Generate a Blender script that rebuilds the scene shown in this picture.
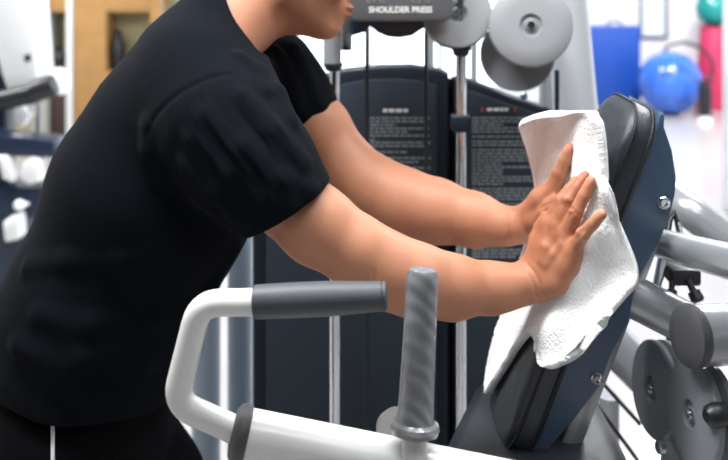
import bpy, bmesh, math, random
import numpy as np
from mathutils import Vector, Matrix

random.seed(7)
rng = np.random.default_rng(5)
for o in list(bpy.data.objects):
    bpy.data.objects.remove(o)
SC = bpy.context.scene
COL = SC.collection

# ------------------------------------------------------------------ camera
F, H, YH = 910.0, 1.6, -40.0            # focal length in pixels, eye height, horizon row (728x460)
cam_d = bpy.data.cameras.new('camera')
cam = bpy.data.objects.new('camera', cam_d)
COL.objects.link(cam)
cam.location = (0, 0, H)
cam.rotation_euler = (math.pi / 2, 0, 0)
cam_d.sensor_width = 36.0
cam_d.lens = 36.0 * F / 728.0
cam_d.shift_y = -(230.0 - YH) / 728.0
cam_d.clip_start = 0.05
cam_d.dof.use_dof = True
cam_d.dof.focus_distance = 1.27
cam_d.dof.aperture_fstop = 3.6
SC.camera = cam

# ------------------------------------------------------------------ light
SC.view_settings.view_transform = 'Standard'
SC.view_settings.look = 'None'
SC.view_settings.exposure = 0.0
SC.view_settings.gamma = 1.0
SC.view_settings.use_curve_mapping = False
world = bpy.data.worlds.new('sky')
SC.world = world
world.use_nodes = True
bg = world.node_tree.nodes['Background']
bg.inputs[0].default_value = (0.90, 0.95, 1.0, 1)
bg.inputs[1].default_value = 3.4


def area(name, loc, size, power, col=(1, 1, 1), rot=(0, 0, 0), portal=False):
    d = bpy.data.lights.new(name, 'AREA')
    d.shape = 'RECTANGLE'
    d.size, d.size_y = size
    d.energy = power
    d.color = col
    if portal:
        d.cycles.is_portal = True
    o = bpy.data.objects.new(name, d)
    o.location = loc
    o.rotation_euler = rot
    COL.objects.link(o)
    return o


WARM = (0.97, 0.985, 1.0)
area('added_area_lamp', (-0.75, 1.3, 2.98), (1.2, 0.6), 80, WARM)  # added key light; this and the lamps below are unseen, without fixtures
area('added_area_lamp', (0.75, 1.35, 2.98), (1.2, 0.6), 44, WARM)
area('added_area_lamp', (-0.6, 3.6, 2.98), (1.2, 0.6), 60, WARM)
area('added_area_lamp', (2.0, 3.6, 2.98), (1.2, 0.6), 110, WARM)
area('added_area_lamp', (-3.2, 3.9, 2.98), (1.2, 0.6), 120, WARM)  # added to brighten the left background
area('added_area_lamp', (3.0, 7.6, 2.98), (1.2, 0.6), 250, WARM)  # added to brighten the wall and floor at back right
area('added_area_lamp', (-2.8, 6.8, 2.98), (1.2, 0.6), 90, WARM)
area('added_area_lamp', (0.35, 0.1, 2.98), (1.2, 0.6), 17, WARM)  # added front fill for the surfaces facing the camera
# sky portals in the window openings
area('window_portal', (0.3, 10.35, 1.5), (5.4, 2.8), 1, rot=(-math.pi / 2, 0, 0), portal=True)
area('window_portal', (4.95, 5.0, 1.6), (2.4, 3.0), 1, rot=(0, math.pi / 2, 0), portal=True)


# ------------------------------------------------------------------ helpers
def P(px, py, Y):
    """pixel of the photograph + distance from the camera plane -> world point"""
    return Vector(((px - 364.0) / F * Y, Y, H - (py - YH) / F * Y))


def tagp(o, label, cat, group=None, kind=None):
    if label:
        o['label'] = label
    if cat:
        o['category'] = cat
    if group:
        o['group'] = group
    if kind:
        o['kind'] = kind
    return o


def thing(name, label, cat, loc=(0, 0, 0), group=None):
    o = bpy.data.objects.new(name, None)
    o.empty_display_size = 0.1
    o.location = loc
    COL.objects.link(o)
    return tagp(o, label, cat, group)


def link(name, me, mat=None, parent=None, label=None):
    o = bpy.data.objects.new(name, me)
    COL.objects.link(o)
    if mat is not None:
        me.materials.clear()
        me.materials.append(mat)
    if parent is not None:
        o.parent = parent
        if parent.type == 'EMPTY':
            o.matrix_parent_inverse = Matrix.Translation(-Vector(parent.location))
    if label:
        o['label'] = label
    return o


def mesh_np(name, v, f, smooth=True):
    me = bpy.data.meshes.new(name)
    me.from_pydata([tuple(map(float, a)) for a in v], [], [tuple(int(i) for i in q) for q in f])
    me.validate()
    if smooth:
        me.polygons.foreach_set('use_smooth', [True] * len(me.polygons))
    me.update()
    return me


def bm_mesh(name, bm, smooth=True, angle=math.radians(35)):
    bmesh.ops.recalc_face_normals(bm, faces=bm.faces[:])
    if smooth:
        for f in bm.faces:
            f.smooth = True
        for e in bm.edges:
            if len(e.link_faces) == 2 and e.calc_face_angle(0) > angle:
                e.smooth = False
    me = bpy.data.meshes.new(name)
    bm.to_mesh(me)
    bm.free()
    return me


def frame_of(d):
    d = Vector(d).normalized()
    a = Vector((0, 0, 1)) if abs(d.z) < 0.9 else Vector((0, 1, 0))
    x = a.cross(d).normalized()
    y = d.cross(x).normalized()
    return x, y, d


def round_path(pts, rad, seg=7):
    """polyline with its corners rounded"""
    pts = [Vector(p) for p in pts]
    out = [pts[0]]
    for i in range(1, len(pts) - 1):
        a, b, c = pts[i - 1], pts[i], pts[i + 1]
        u, w = (a - b), (c - b)
        ang = u.angle(w)
        t = min(rad / math.tan(ang / 2), u.length * 0.48, w.length * 0.48)
        p0, p1 = b + u.normalized() * t, b + w.normalized() * t
        for k in range(seg + 1):
            s = k / seg
            out.append(p0 * (1 - s) ** 2 + b * 2 * s * (1 - s) + p1 * s * s)
    out.append(pts[-1])
    return out


def add_tube(bm, pts, r, n=24, caps=True):
    pts = [Vector(p) for p in pts]
    rs = r if isinstance(r, (list, tuple)) else [r] * len(pts)
    t0 = (pts[1] - pts[0]).normalized()
    x, y, _ = frame_of(t0)
    rings = []
    prev = t0
    for i, p in enumerate(pts):
        if i == 0:
            t = t0
        elif i == len(pts) - 1:
            t = (pts[i] - pts[i - 1]).normalized()
        else:
            t = ((pts[i + 1] - pts[i]).normalized() + (pts[i] - pts[i - 1]).normalized()).normalized()
        q = prev.rotation_difference(t)
        x = q @ x
        y = q @ y
        prev = t
        rings.append([bm.verts.new(p + (x * math.cos(2 * math.pi * k / n) + y * math.sin(2 * math.pi * k / n)) * rs[i]) for k in range(n)])
    for a, b in zip(rings[:-1], rings[1:]):
        for k in range(n):
            bm.faces.new((a[k], a[(k + 1) % n], b[(k + 1) % n], b[k]))
    if caps:
        bm.faces.new(rings[0][::-1])
        bm.faces.new(rings[-1])


def tube(name, pts, r, mat, parent, n=24, rad=None, label=None):
    bm = bmesh.new()
    add_tube(bm, round_path(pts, rad) if rad else pts, r, n)
    return link(name, bm_mesh(name, bm), mat, parent, label)


def add_lathe(bm, a, d, prof, n=36):
    """prof: list of (distance along d, radius); radius 0 closes the end"""
    a = Vector(a)
    x, y, z = frame_of(d)
    rings = []
    for h, r in prof:
        c = a + z * h
        if r < 1e-6:
            rings.append([bm.verts.new(c)])
        else:
            rings.append([bm.verts.new(c + (x * math.cos(2 * math.pi * k / n) + y * math.sin(2 * math.pi * k / n)) * r) for k in range(n)])
    for p, q in zip(rings[:-1], rings[1:]):
        for k in range(n):
            k2 = (k + 1) % n
            if len(p) == 1 and len(q) == 1:
                continue
            if len(p) == 1:
                bm.faces.new((p[0], q[k2], q[k]))
            elif len(q) == 1:
                bm.faces.new((p[k], p[k2], q[0]))
            else:
                bm.faces.new((p[k], p[k2], q[k2], q[k]))
    if len(rings[0]) > 1:
        bm.faces.new(rings[0][::-1])
    if len(rings[-1]) > 1:
        bm.faces.new(rings[-1])


def lathe(name, a, d, prof, mat, parent, n=36, label=None):
    bm = bmesh.new()
    add_lathe(bm, a, d, prof, n)
    return link(name, bm_mesh(name, bm), mat, parent, label)


def add_box(bm, lo, hi, M=None):
    vs = []
    for z in (lo[2], hi[2]):
        for y in (lo[1], hi[1]):
            for x in (lo[0], hi[0]):
                v = Vector((x, y, z))
                vs.append(bm.verts.new(M @ v if M is not None else v))
    for q in ((0, 2, 3, 1), (4, 5, 7, 6), (0, 1, 5, 4), (2, 6, 7, 3), (0, 4, 6, 2), (1, 3, 7, 5)):
        bm.faces.new([vs[i] for i in q])


def bevel(bm, w, seg=2):
    bmesh.ops.bevel(bm, geom=[e for e in bm.edges if len(e.link_faces) == 2 and e.calc_face_angle(0) > 0.5],
                    offset=w, segments=seg, profile=0.5, affect='EDGES', clamp_overlap=True)


def box(name, lo, hi, mat, parent=None, bev=0.004, M=None, label=None, seg=2):
    bm = bmesh.new()
    add_box(bm, lo, hi, M)
    bmesh.ops.recalc_face_normals(bm, faces=bm.faces[:])
    if bev:
        bevel(bm, bev, seg)
    return link(name, bm_mesh(name, bm), mat, parent, label)


def prism(name, outline, t0, t1, mat, parent, axes, bev=0.003, label=None, seg=2):
    """outline of (a, b) pairs in a plane; axes = (origin, A, B, T); extruded from t0 to t1 along T"""
    o, A, B, T = [Vector(v) for v in axes]
    bm = bmesh.new()
    r0 = [bm.verts.new(o + A * a + B * b + T * t0) for a, b in outline]
    r1 = [bm.verts.new(o + A * a + B * b + T * t1) for a, b in outline]
    n = len(outline)
    for k in range(n):
        bm.faces.new((r0[k], r0[(k + 1) % n], r1[(k + 1) % n], r1[k]))
    bm.faces.new(r0[::-1])
    bm.faces.new(r1)
    bmesh.ops.recalc_face_normals(bm, faces=bm.faces[:])
    if bev:
        es = [e for e in bm.edges if any(len(f.verts) == n for f in e.link_faces)] if n > 4 else [e for e in bm.edges]
        bmesh.ops.bevel(bm, geom=es, offset=bev, segments=seg, profile=0.5, affect='EDGES', clamp_overlap=True)
    return link(name, bm_mesh(name, bm), mat, parent, label)


def rrect(w, h, r, seg=5):
    out = []
    for cx, cy, a0 in ((w / 2 - r, h / 2 - r, 0), (-w / 2 + r, h / 2 - r, 90), (-w / 2 + r, -h / 2 + r, 180), (w / 2 - r, -h / 2 + r, 270)):
        for k in range(seg + 1):
            a = math.radians(a0 + 90 * k / seg)
            out.append((cx + r * math.cos(a), cy + r * math.sin(a)))
    return out


def smooth_loop(pts, per=6):
    """closed Catmull-Rom through 2D points"""
    n = len(pts)
    out = []
    for i in range(n):
        p0, p1, p2, p3 = [np.array(pts[(i + k) % n], float) for k in (-1, 0, 1, 2)]
        for k in range(per):
            t = k / per
            out.append(tuple(0.5 * (2 * p1 + (p2 - p0) * t + (2 * p0 - 5 * p1 + 4 * p2 - p3) * t * t + (3 * p1 - p0 - 3 * p2 + p3) * t ** 3)))
    return out


# ------------------------------------------------------------------ materials
def mat(name, col, rough=0.5, metal=0.0, spec=0.5, var=0.0, vscale=20.0, bump=0.0, bscale=200.0, coat=0.0, sss=0.0, sheen=0.0, btype='NOISE'):
    m = bpy.data.materials.new(name)
    m.use_nodes = True
    nt = m.node_tree
    b = nt.nodes['Principled BSDF']
    b.inputs['Base Color'].default_value = (*col, 1)
    b.inputs['Roughness'].default_value = rough
    b.inputs['Metallic'].default_value = metal
    b.inputs['Specular IOR Level'].default_value = spec
    b.inputs['Coat Weight'].default_value = coat
    b.inputs['Coat Roughness'].default_value = 0.1
    if sheen:
        b.inputs['Sheen Weight'].default_value = sheen
        b.inputs['Sheen Roughness'].default_value = 0.5
    tc = nt.nodes.new('ShaderNodeTexCoord')
    n1 = nt.nodes.new('ShaderNodeTexNoise')
    n1.inputs['Scale'].default_value = vscale
    n1.inputs['Detail'].default_value = 4
    nt.links.new(tc.outputs['Object'], n1.inputs['Vector'])
    mx = nt.nodes.new('ShaderNodeMix')
    mx.data_type = 'RGBA'
    mx.inputs[6].default_value = (*[c * (1 - var) for c in col], 1)
    mx.inputs[7].default_value = (*[min(1, c * (1 + var)) for c in col], 1)
    nt.links.new(n1.outputs['Fac'], mx.inputs[0])
    nt.links.new(mx.outputs[2], b.inputs['Base Color'])
    if bump:
        if btype == 'VORONOI':
            n2 = nt.nodes.new('ShaderNodeTexVoronoi')
            out = n2.outputs['Distance']
        else:
            n2 = nt.nodes.new('ShaderNodeTexNoise')
            n2.inputs['Detail'].default_value = 3
            out = n2.outputs['Fac']
        n2.inputs['Scale'].default_value = bscale
        nt.links.new(tc.outputs['Object'], n2.inputs['Vector'])
        bp = nt.nodes.new('ShaderNodeBump')
        bp.inputs['Strength'].default_value = bump
        bp.inputs['Distance'].default_value = 0.003
        nt.links.new(out, bp.inputs['Height'])
        nt.links.new(bp.outputs['Normal'], b.inputs['Normal'])
    return m


M = {}
M['white_paint'] = mat('white_paint', (0.80, 0.80, 0.78), 0.28, var=0.02, coat=0.3)
M['silver_paint'] = mat('silver_paint', (0.34, 0.355, 0.37), 0.27, metal=0.4, var=0.03, coat=0.25)
M['grey_paint'] = mat('grey_paint', (0.40, 0.42, 0.45), 0.35, metal=0.2, var=0.03, coat=0.2)
M['column_grey'] = mat('column_grey', (0.46, 0.48, 0.50), 0.4, var=0.02, coat=0.2)
M['post_grey'] = mat('post_grey', (0.19, 0.235, 0.29), 0.45, metal=0.1, var=0.03)
M['disc_grey'] = mat('disc_grey', (0.20, 0.215, 0.23), 0.42, var=0.04, bump=0.05)
M['disc_light'] = mat('disc_light', (0.27, 0.28, 0.29), 0.42, var=0.03)
M['chrome'] = mat('chrome', (0.75, 0.77, 0.8), 0.12, metal=1.0, var=0.02)
M['steel'] = mat('steel', (0.5, 0.5, 0.5), 0.3, metal=1.0, var=0.1)
M['rubber'] = mat('rubber', (0.065, 0.070, 0.080), 0.5, var=0.06, bump=0.12, bscale=500)
M['plug'] = mat('plug', (0.065, 0.066, 0.07), 0.5, var=0.06, bump=0.06, bscale=300)
M['black'] = mat('black_plastic', (0.012, 0.013, 0.016), 0.4, var=0.1)
M['cable'] = mat('cable_black', (0.01, 0.011, 0.014), 0.5, var=0.1)
M['shroud'] = mat('shroud', (0.008, 0.012, 0.019), 0.5, spec=0.25, var=0.08)
M['placard_panel'] = mat('placard_panel', (0.027, 0.036, 0.048), 0.55, spec=0.2, var=0.06)
M['print'] = mat('print_grey', (0.24, 0.26, 0.265), 0.6, var=0.03)
M['print_white'] = mat('print_white', (0.75, 0.75, 0.70), 0.6, var=0.02)
M['print_red'] = mat('print_red', (0.35, 0.05, 0.06), 0.6, var=0.05)
M['placard'] = mat('placard', (0.10, 0.105, 0.11), 0.5, var=0.04)
M['leather'] = mat('leather', (0.022, 0.026, 0.033), 0.36, spec=0.55, var=0.12, bump=0.22, bscale=420, btype='VORONOI')
M['leather_side'] = mat('leather_side', (0.012, 0.013, 0.015), 0.5, spec=0.35, var=0.1, bump=0.25, bscale=420, btype='VORONOI')
M['shell'] = mat('pad_shell', (0.055, 0.092, 0.152), 0.33, spec=0.5, var=0.05)
M['cloth_black'] = mat('shirt_cloth', (0.0042, 0.0053, 0.0080), 0.9, spec=0.05, var=0.15, vscale=60, bump=0.10, bscale=900, sheen=0.012)
M['trouser'] = mat('trouser_cloth', (0.002, 0.0022, 0.003), 0.85, spec=0.08, var=0.15, bump=0.1, bscale=700)
M['piping_white'] = mat('piping_white', (0.75, 0.76, 0.78), 0.7, var=0.04, bump=0.2)
M['hair'] = mat('hair_black', (0.008, 0.007, 0.007), 0.45, var=0.3, vscale=120, bump=0.5, bscale=160)
M['shoe'] = mat('shoe_black', (0.015, 0.015, 0.017), 0.5, var=0.1)
M['sole'] = mat('shoe_sole', (0.6, 0.6, 0.58), 0.7, var=0.05)
M['eye'] = mat('eye_white', (0.75, 0.74, 0.72), 0.2, var=0.02)
M['iris'] = mat('iris_brown', (0.03, 0.015, 0.01), 0.15, var=0.2)
M['wood'] = mat('wood', (0.44, 0.24, 0.085), 0.45, var=0.22, vscale=6)
M['wall'] = mat('wall_paint', (0.78, 0.79, 0.80), 0.8, var=0.02, vscale=2)
M['wall_cream'] = mat('wall_cream', (0.42, 0.39, 0.24), 0.8, var=0.04, vscale=3)
M['wall_grey'] = mat('wall_grey', (0.40, 0.41, 0.36), 0.8, var=0.03, vscale=3)
M['wall_slate'] = mat('wall_slate', (0.08, 0.085, 0.10), 0.8, var=0.03, vscale=3)
M['ceil'] = mat('ceiling_paint', (0.22, 0.22, 0.23), 0.9, var=0.02)
M['floor'] = mat('floor_vinyl', (0.42, 0.40, 0.40), 0.16, spec=0.6, var=0.05, vscale=3)
M['frame_al'] = mat('window_frame', (0.62, 0.66, 0.72), 0.4, metal=0.3, var=0.03)
M['blue_panel'] = mat('blue_panel', (0.006, 0.060, 0.36), 0.5, var=0.05)
M['ball_blue'] = mat('ball_blue', (0.035, 0.14, 0.62), 0.25, var=0.05, coat=0.3)
M['ball_teal'] = mat('ball_teal', (0.01, 0.25, 0.24), 0.3, var=0.05)
M['red'] = mat('bin_red', (0.55, 0.03, 0.10), 0.45, var=0.05)
M['white_shell'] = mat('white_shell', (0.86, 0.87, 0.88), 0.4, var=0.02)
M['dark_frame'] = mat('dark_frame', (0.02, 0.03, 0.05), 0.4, var=0.1)
M['poster'] = mat('poster_paper', (0.70, 0.77, 0.85), 0.6, var=0.08, vscale=9)
M['navy'] = mat('navy_vinyl', (0.012, 0.022, 0.05), 0.35, var=0.1)
M['brown'] = mat('dark_brown', (0.05, 0.025, 0.02), 0.6, var=0.2)


def glass_mat():
    m = bpy.data.materials.new('window_glass')
    m.use_nodes = True
    nt = m.node_tree
    nt.nodes.clear()
    out = nt.nodes.new('ShaderNodeOutputMaterial')
    tr = nt.nodes.new('ShaderNodeBsdfTransparent')
    tr.inputs[0].default_value = (0.94, 0.97, 0.98, 1)
    gl = nt.nodes.new('ShaderNodeBsdfGlossy')
    gl.inputs['Roughness'].default_value = 0.02
    fr = nt.nodes.new('ShaderNodeFresnel')
    fr.inputs[0].default_value = 1.3
    mx = nt.nodes.new('ShaderNodeMixShader')
    nt.links.new(fr.outputs[0], mx.inputs[0])
    nt.links.new(tr.outputs[0], mx.inputs[1])
    nt.links.new(gl.outputs[0], mx.inputs[2])
    nt.links.new(mx.outputs[0], out.inputs[0])
    return m


M['glass'] = glass_mat()


def skin_mat():
    m = mat('skin', (0.46, 0.204, 0.118), 0.5, spec=0.34, var=0.12, vscale=28, bump=0.07, bscale=420)
    nt = m.node_tree
    b = nt.nodes['Principled BSDF']
    b.inputs['Subsurface Weight'].default_value = 0.12
    b.inputs['Subsurface Radius'].default_value = (0.9, 0.35, 0.2)
    b.inputs['Subsurface Scale'].default_value = 0.006
    src = b.inputs['Base Color'].links[0].from_socket
    at = nt.nodes.new('ShaderNodeAttribute')
    at.attribute_name = 'tint'
    mul = nt.nodes.new('ShaderNodeMix')
    mul.data_type = 'RGBA'
    mul.blend_type = 'MULTIPLY'
    mul.inputs[0].default_value = 1.0
    nt.links.new(src, mul.inputs[6])
    nt.links.new(at.outputs['Color'], mul.inputs[7])
    nt.links.new(mul.outputs[2], b.inputs['Base Color'])
    return m


M['skin'] = skin_mat()


def grip_mat():
    """grey moulded rubber with slanting swirls"""
    m = mat('swirl_rubber', (0.20, 0.205, 0.215), 0.16, spec=0.6, var=0.12, vscale=40)
    nt = m.node_tree
    b = nt.nodes['Principled BSDF']
    tc = nt.nodes.new('ShaderNodeTexCoord')
    wv = nt.nodes.new('ShaderNodeTexWave')
    wv.bands_direction = 'DIAGONAL'
    wv.inputs['Scale'].default_value = 24
    wv.inputs['Distortion'].default_value = 3.0
    wv.inputs['Detail'].default_value = 1
    nt.links.new(tc.outputs['Object'], wv.inputs['Vector'])
    bp = nt.nodes.new('ShaderNodeBump')
    bp.inputs['Strength'].default_value = 0.22
    bp.inputs['Distance'].default_value = 0.004
    nt.links.new(wv.outputs['Fac'], bp.inputs['Height'])
    nt.links.new(bp.outputs['Normal'], b.inputs['Normal'])
    return m


M['swirl'] = grip_mat()


def towel_mat():
    m = mat('terry', (0.93, 0.93, 0.925), 0.95, spec=0.1, var=0.02, vscale=80, bump=0.6, bscale=420, sheen=0.15)
    b = m.node_tree.nodes['Principled BSDF']
    b.inputs['Subsurface Weight'].default_value = 0.15
    b.inputs['Subsurface Radius'].default_value = (0.5, 0.5, 0.5)
    b.inputs['Subsurface Scale'].default_value = 0.01
    return m


M['terry'] = towel_mat()


# ------------------------------------------------------------------ the room
def struct(name, o):
    o['kind'] = 'structure'
    return o


XL, XR, YF, YB, ZC = -4.6, 5.0, -3.0, 10.3, 3.0
struct('floor', box('floor', (XL, YF, -0.1), (XR, YB + 0.2, 0), M['floor'], bev=0))
struct('ceiling', box('ceiling', (XL, YF, ZC), (XR, YB + 0.2, ZC + 0.1), M['ceil'], bev=0))
struct('wall_left', box('wall_left', (XL - 0.1, YF, 0), (XL, YB + 0.2, ZC), M['wall_grey'], bev=0))
struct('wall_front', box('wall_front', (XL, YF - 0.1, 0), (XR, YF, ZC), M['wall_slate'], bev=0))


def wall_with_hole(name, axis, pos, a0, a1, h0, h1, hz0, hz1, m):
    bm = bmesh.new()
    for (u0, u1, z0, z1) in ((a0, h0, 0, ZC), (h1, a1, 0, ZC), (h0, h1, 0, hz0), (h0, h1, hz1, ZC)):
        if u1 - u0 < 1e-4 or z1 - z0 < 1e-4:
            continue
        if axis == 'Y':
            add_box(bm, (u0, pos, z0), (u1, pos + 0.12, z1))
        else:
            add_box(bm, (pos, u0, z0), (pos + 0.12, u1, z1))
    o = link(name, bm_mesh(name, bm, smooth=False), m)
    o['kind'] = 'structure'
    return o


wall_with_hole('wall_back', 'Y', YB, XL, XR, -2.45, 2.55, 0.12, 2.8, M['wall'])
wall_with_hole('wall_right', 'X', XR, YF, YB, 3.5, 6.5, 0.3, 2.8, M['wall'])


def window(name, axis, pos, a0, a1, z0, z1, n):
    def bx(bm, u0, u1, zz0, zz1, d0, d1):
        if axis == 'Y':
            add_box(bm, (u0, pos + d0, zz0), (u1, pos + d1, zz1))
        else:
            add_box(bm, (pos + d0, u0, zz0), (pos + d1, u1, zz1))
    bm = bmesh.new()
    t = 0.05
    bx(bm, a0, a1, z0, z0 + t, 0.0, 0.1)
    bx(bm, a0, a1, z1 - t, z1, 0.0, 0.1)
    bx(bm, a0, a0 + t, z0 + t, z1 - t, 0.0, 0.1)
    bx(bm, a1 - t, a1, z0 + t, z1 - t, 0.0, 0.1)
    fr = link(name, bm_mesh(name, bm, smooth=False), M['frame_al'])
    fr['kind'] = 'structure'
    w = (a1 - a0 - 2 * t) / n
    for i in range(n):
        u0 = a0 + t + i * w
        if i:
            bm = bmesh.new()
            bx(bm, u0 - 0.035, u0 + 0.035, z0 + t, z1 - t, 0.01, 0.09)
            link('mullion', bm_mesh('mullion', bm, smooth=False), M['frame_al'], fr)
        bm = bmesh.new()
        bx(bm, u0 + (0.035 if i else 0), u0 + w - (0.035 if i < n - 1 else 0), z0 + t, z1 - t, 0.045, 0.051)
        link('window_pane', bm_mesh('window_pane', bm, smooth=False), M['glass'], fr)


window('window_1', 'Y', YB, -2.45, 2.55, 0.12, 2.8, 6)
window('window_2', 'X', XR, 3.5, 6.5, 0.3, 2.8, 2)
struct('trim_1', box('trim_1', (2.55, YB - 0.02, 0), (XR, YB, 0.09), M['wall'], bev=0.004))
struct('pillar', box('pillar', (P(722, 0, 5.9).x, 5.6, 0), (P(722, 0, 5.9).x + 0.3, 5.9, ZC), M['frame_al'], bev=0.01))
# ------------------------------------------------------------------ far left: partition, wooden shelving, other gym machine
YP = 8.0


def pbox(name, x0, x1, y0, y1, Y, depth, m, parent=None, bev=0.004, label=None):
    a, b = P(x0, y1, Y), P(x1, y0, Y)
    return box(name, (a.x, Y, max(a.z, 0)), (b.x, Y + depth, b.z), m, parent, bev, label=label)


struct('wall_partition', pbox('wall_partition', -110, 178, -190, 200, YP + 0.32, 0.1, M['wall_cream'], bev=0))
struct('trim_2', pbox('trim_2', 28, 47, -190, 200, YP - 0.05, 0.36, M['wall_grey'], bev=0.006))
cab = thing('wooden_shelving', 'orange-brown wooden shelving with wide post against the cream wall at far left', 'shelving', (P(90, 0, YP).x, YP + 0.15, 0))
pbox('post', 74, 106, -120, 200, YP, 0.3, M['wood'], cab, 0.008)
pbox('post', 150, 160, -120, 200, YP, 0.3, M['wood'], cab, 0.008)
for (x0, x1) in ((48, 66), (106, 150)):
    pbox('shelf_board', x0, x1, -14, 12, YP + 0.01, 0.28, M['wood'], cab, 0.006)
    pbox('shelf_board', x0, x1, 72, 80, YP + 0.01, 0.28, M['wood'], cab, 0.006)
pbox('side_strip', 66, 72, -120, 200, YP - 0.02, 0.3, M['white_shell'], cab, 0.004, 'pale strip beside the post')
for x0, x1 in ((48, 66), (106, 150)):
    pbox('cupboard_door', x0, x1, 80, 200, YP + 0.03, 0.24, M['brown'], cab, 0.006)
def vase(name, px, py, hh, r, label):
    a = P(px, 72, YP + 0.14)
    a = Vector((a.x, YP + 0.14, P(px, 72, YP).z + 0.001))
    return tagp(lathe(name, a, (0, 0, 1), [(0, r * .7), (hh * .3, r), (hh * .6, r * .95), (hh * .8, r * .5), (hh * .95, r * .4), (hh, r * .45)], M['black'], None, 20), label, 'vase', 'dark vases on the shelving')


vase('vase', 59, 72, 0.20, 0.075, 'round black vase on the narrow shelf bay left of the wooden post')
vase('vase', 118, 72, 0.36, 0.07, 'tall black vase on the wide shelf bay right of the wooden post')

YG = 4.0
gm = thing('cable_machine', 'blurred dark gym machine with tall white shroud at the far left edge', 'gym machine', (P(5, 0, YG).x, YG + 0.2, 0))


def px_prism(name, pts, Y, depth, m, parent, bev=0.01, label=None, loop=False):
    o = P(364, YH, Y)
    out = [((x - 364) / F * Y, -(y - YH) / F * Y) for x, y in pts]
    if loop:
        out = smooth_loop(out)
    return prism(name, out, 0, depth, m, parent, (o, (1, 0, 0), (0, 0, 1), (0, 1, 0)), bev, label)


sh = px_prism('shroud', [(-60, -110), (24, -110), (31, -10), (38, 76), (34, 85), (14, 92), (7, 90), (2, 76), (-8, 40), (-60, 40)], YG, 0.22, M['white_shell'], gm, 0.012, 'white shroud')
px_prism('logo_mark', [(24, 55), (30, 54), (31, 61), (25, 62)], YG - 0.004, 0.01, M['dark_frame'], sh, 0)
px_prism('upright', [(-14, 40), (4, 60), (10, 330), (-12, 330)], YG + 0.05, 0.12, M['navy'], gm, 0.01)
tube('arm', [P(-10, 103, YG - 0.03), P(36, 93, YG - 0.03)], 0.045, M['black'], gm, 20)
lathe('roller_pad', P(33, 92, YG - 0.05), P(56, 84, YG - 0.05) - P(33, 92, YG - 0.05), [(-.01, .03), (0, .048), (.08, .05), (.10, .045), (.105, .03)], M['black'], gm, 24)
lathe('roller_cap', P(54, 82, YG + 0.1), (1, -.6, .2), [(-.02, .03), (0, .06), (.04, .062), (.055, .04)], M['white_shell'], gm, 24)
tube('post', [P(39, 60, YG + 0.15), P(37, 325, YG + 0.15)], 0.012, M['steel'], gm, 12)
px_prism('beam', [(-30, 133), (54, 140), (56, 158), (-30, 156)], YG - 0.08, 0.14, M['navy'], gm, 0.012)
for a in ([(10, 104), (18, 103), (27, 118), (21, 127), (14, 122)], [(27, 100), (34, 98), (36, 108), (31, 118)]):
    px_prism('light_gap', a, YG + 0.28, 0.08, M['white_shell'], gm, 0.01)  # white pieces standing in for bright gaps of light in the frame
for a in ([(-4, 156), (6, 156), (14, 176), (12, 183), (2, 180)], [(22, 164), (31, 158), (40, 160), (39, 182), (28, 185), (20, 180)]):
    px_prism('highlight_panel', a, YG - 0.1, 0.08, M['white_shell'], gm, 0.015)  # white panels built in place of bright highlights
lathe('knob', P(21, 205, YG - 0.14), (0, -1, 0.2), [(-.08, .008), (0, .012), (.005, .022), (.02, .024), (.03, .014)], M['white_shell'], gm, 20)  # white knob standing in for a bright highlight
px_prism('highlight_block', [(2, 222), (18, 216), (19, 240), (4, 243)], YG - 0.12, 0.1, M['white_shell'], gm, 0.012)  # white block shaped after another bright highlight
px_prism('base_frame', [(-30, 186), (46, 188), (44, 214), (24, 220), (20, 324), (-30, 324)], YG, 0.2, M['navy'], gm, 0.012)

# ------------------------------------------------------------------ far right: balls, blue panel, poster
YQ = 9.55


def floor_pt(px, Y):
    return Vector(((px - 364) / F * Y, Y, 0))


a, b = P(591, 0, 9.9), P(641, 26, 9.9)
bp = thing('blue_mat_box', 'upright saturated blue foam panel standing against the back window wall', 'mat', ((a.x + b.x) / 2, 9.95, 0))
box('panel', (a.x, 9.9, 0), (b.x, 10.02, b.z), M['blue_panel'], bp, 0.015)
tube('carry_strap', [Vector(((a.x + b.x) / 2 - .08, 9.96, b.z - .005)), Vector(((a.x + b.x) / 2 - .06, 9.96, b.z + .05)), Vector(((a.x + b.x) / 2 + .06, 9.96, b.z + .05)), Vector(((a.x + b.x) / 2 + .08, 9.96, b.z - .005))], 0.012, M['dark_frame'], bp, 10, rad=0.03)


def ball(name, c, r, m, label, grp):
    bm = bmesh.new()
    prof = [(-r, 0)]
    n = 40
    for k in range(1, n):
        t = -math.pi / 2 + math.pi * k / n
        rr = r * (1 + 0.006 * (math.cos(t * 24) > 0.5))
        prof.append((rr * math.sin(t), rr * math.cos(t)))
    prof.append((r, 0))
    add_lathe(bm, (c[0], c[1], c[2]), (0.35, -0.3, 0.9), prof, 40)
    o = link(name, bm_mesh(name, bm, angle=3.0), m)
    lathe('valve_plug', Vector(c) + Vector((-0.5, -0.7, 0.5)).normalized() * (r - .004), (-0.5, -0.7, 0.5), [(0, .02), (.008, .02), (.012, .012)], M['white_shell'], o, 14)
    return tagp(o, label, 'exercise ball', grp)


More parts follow.
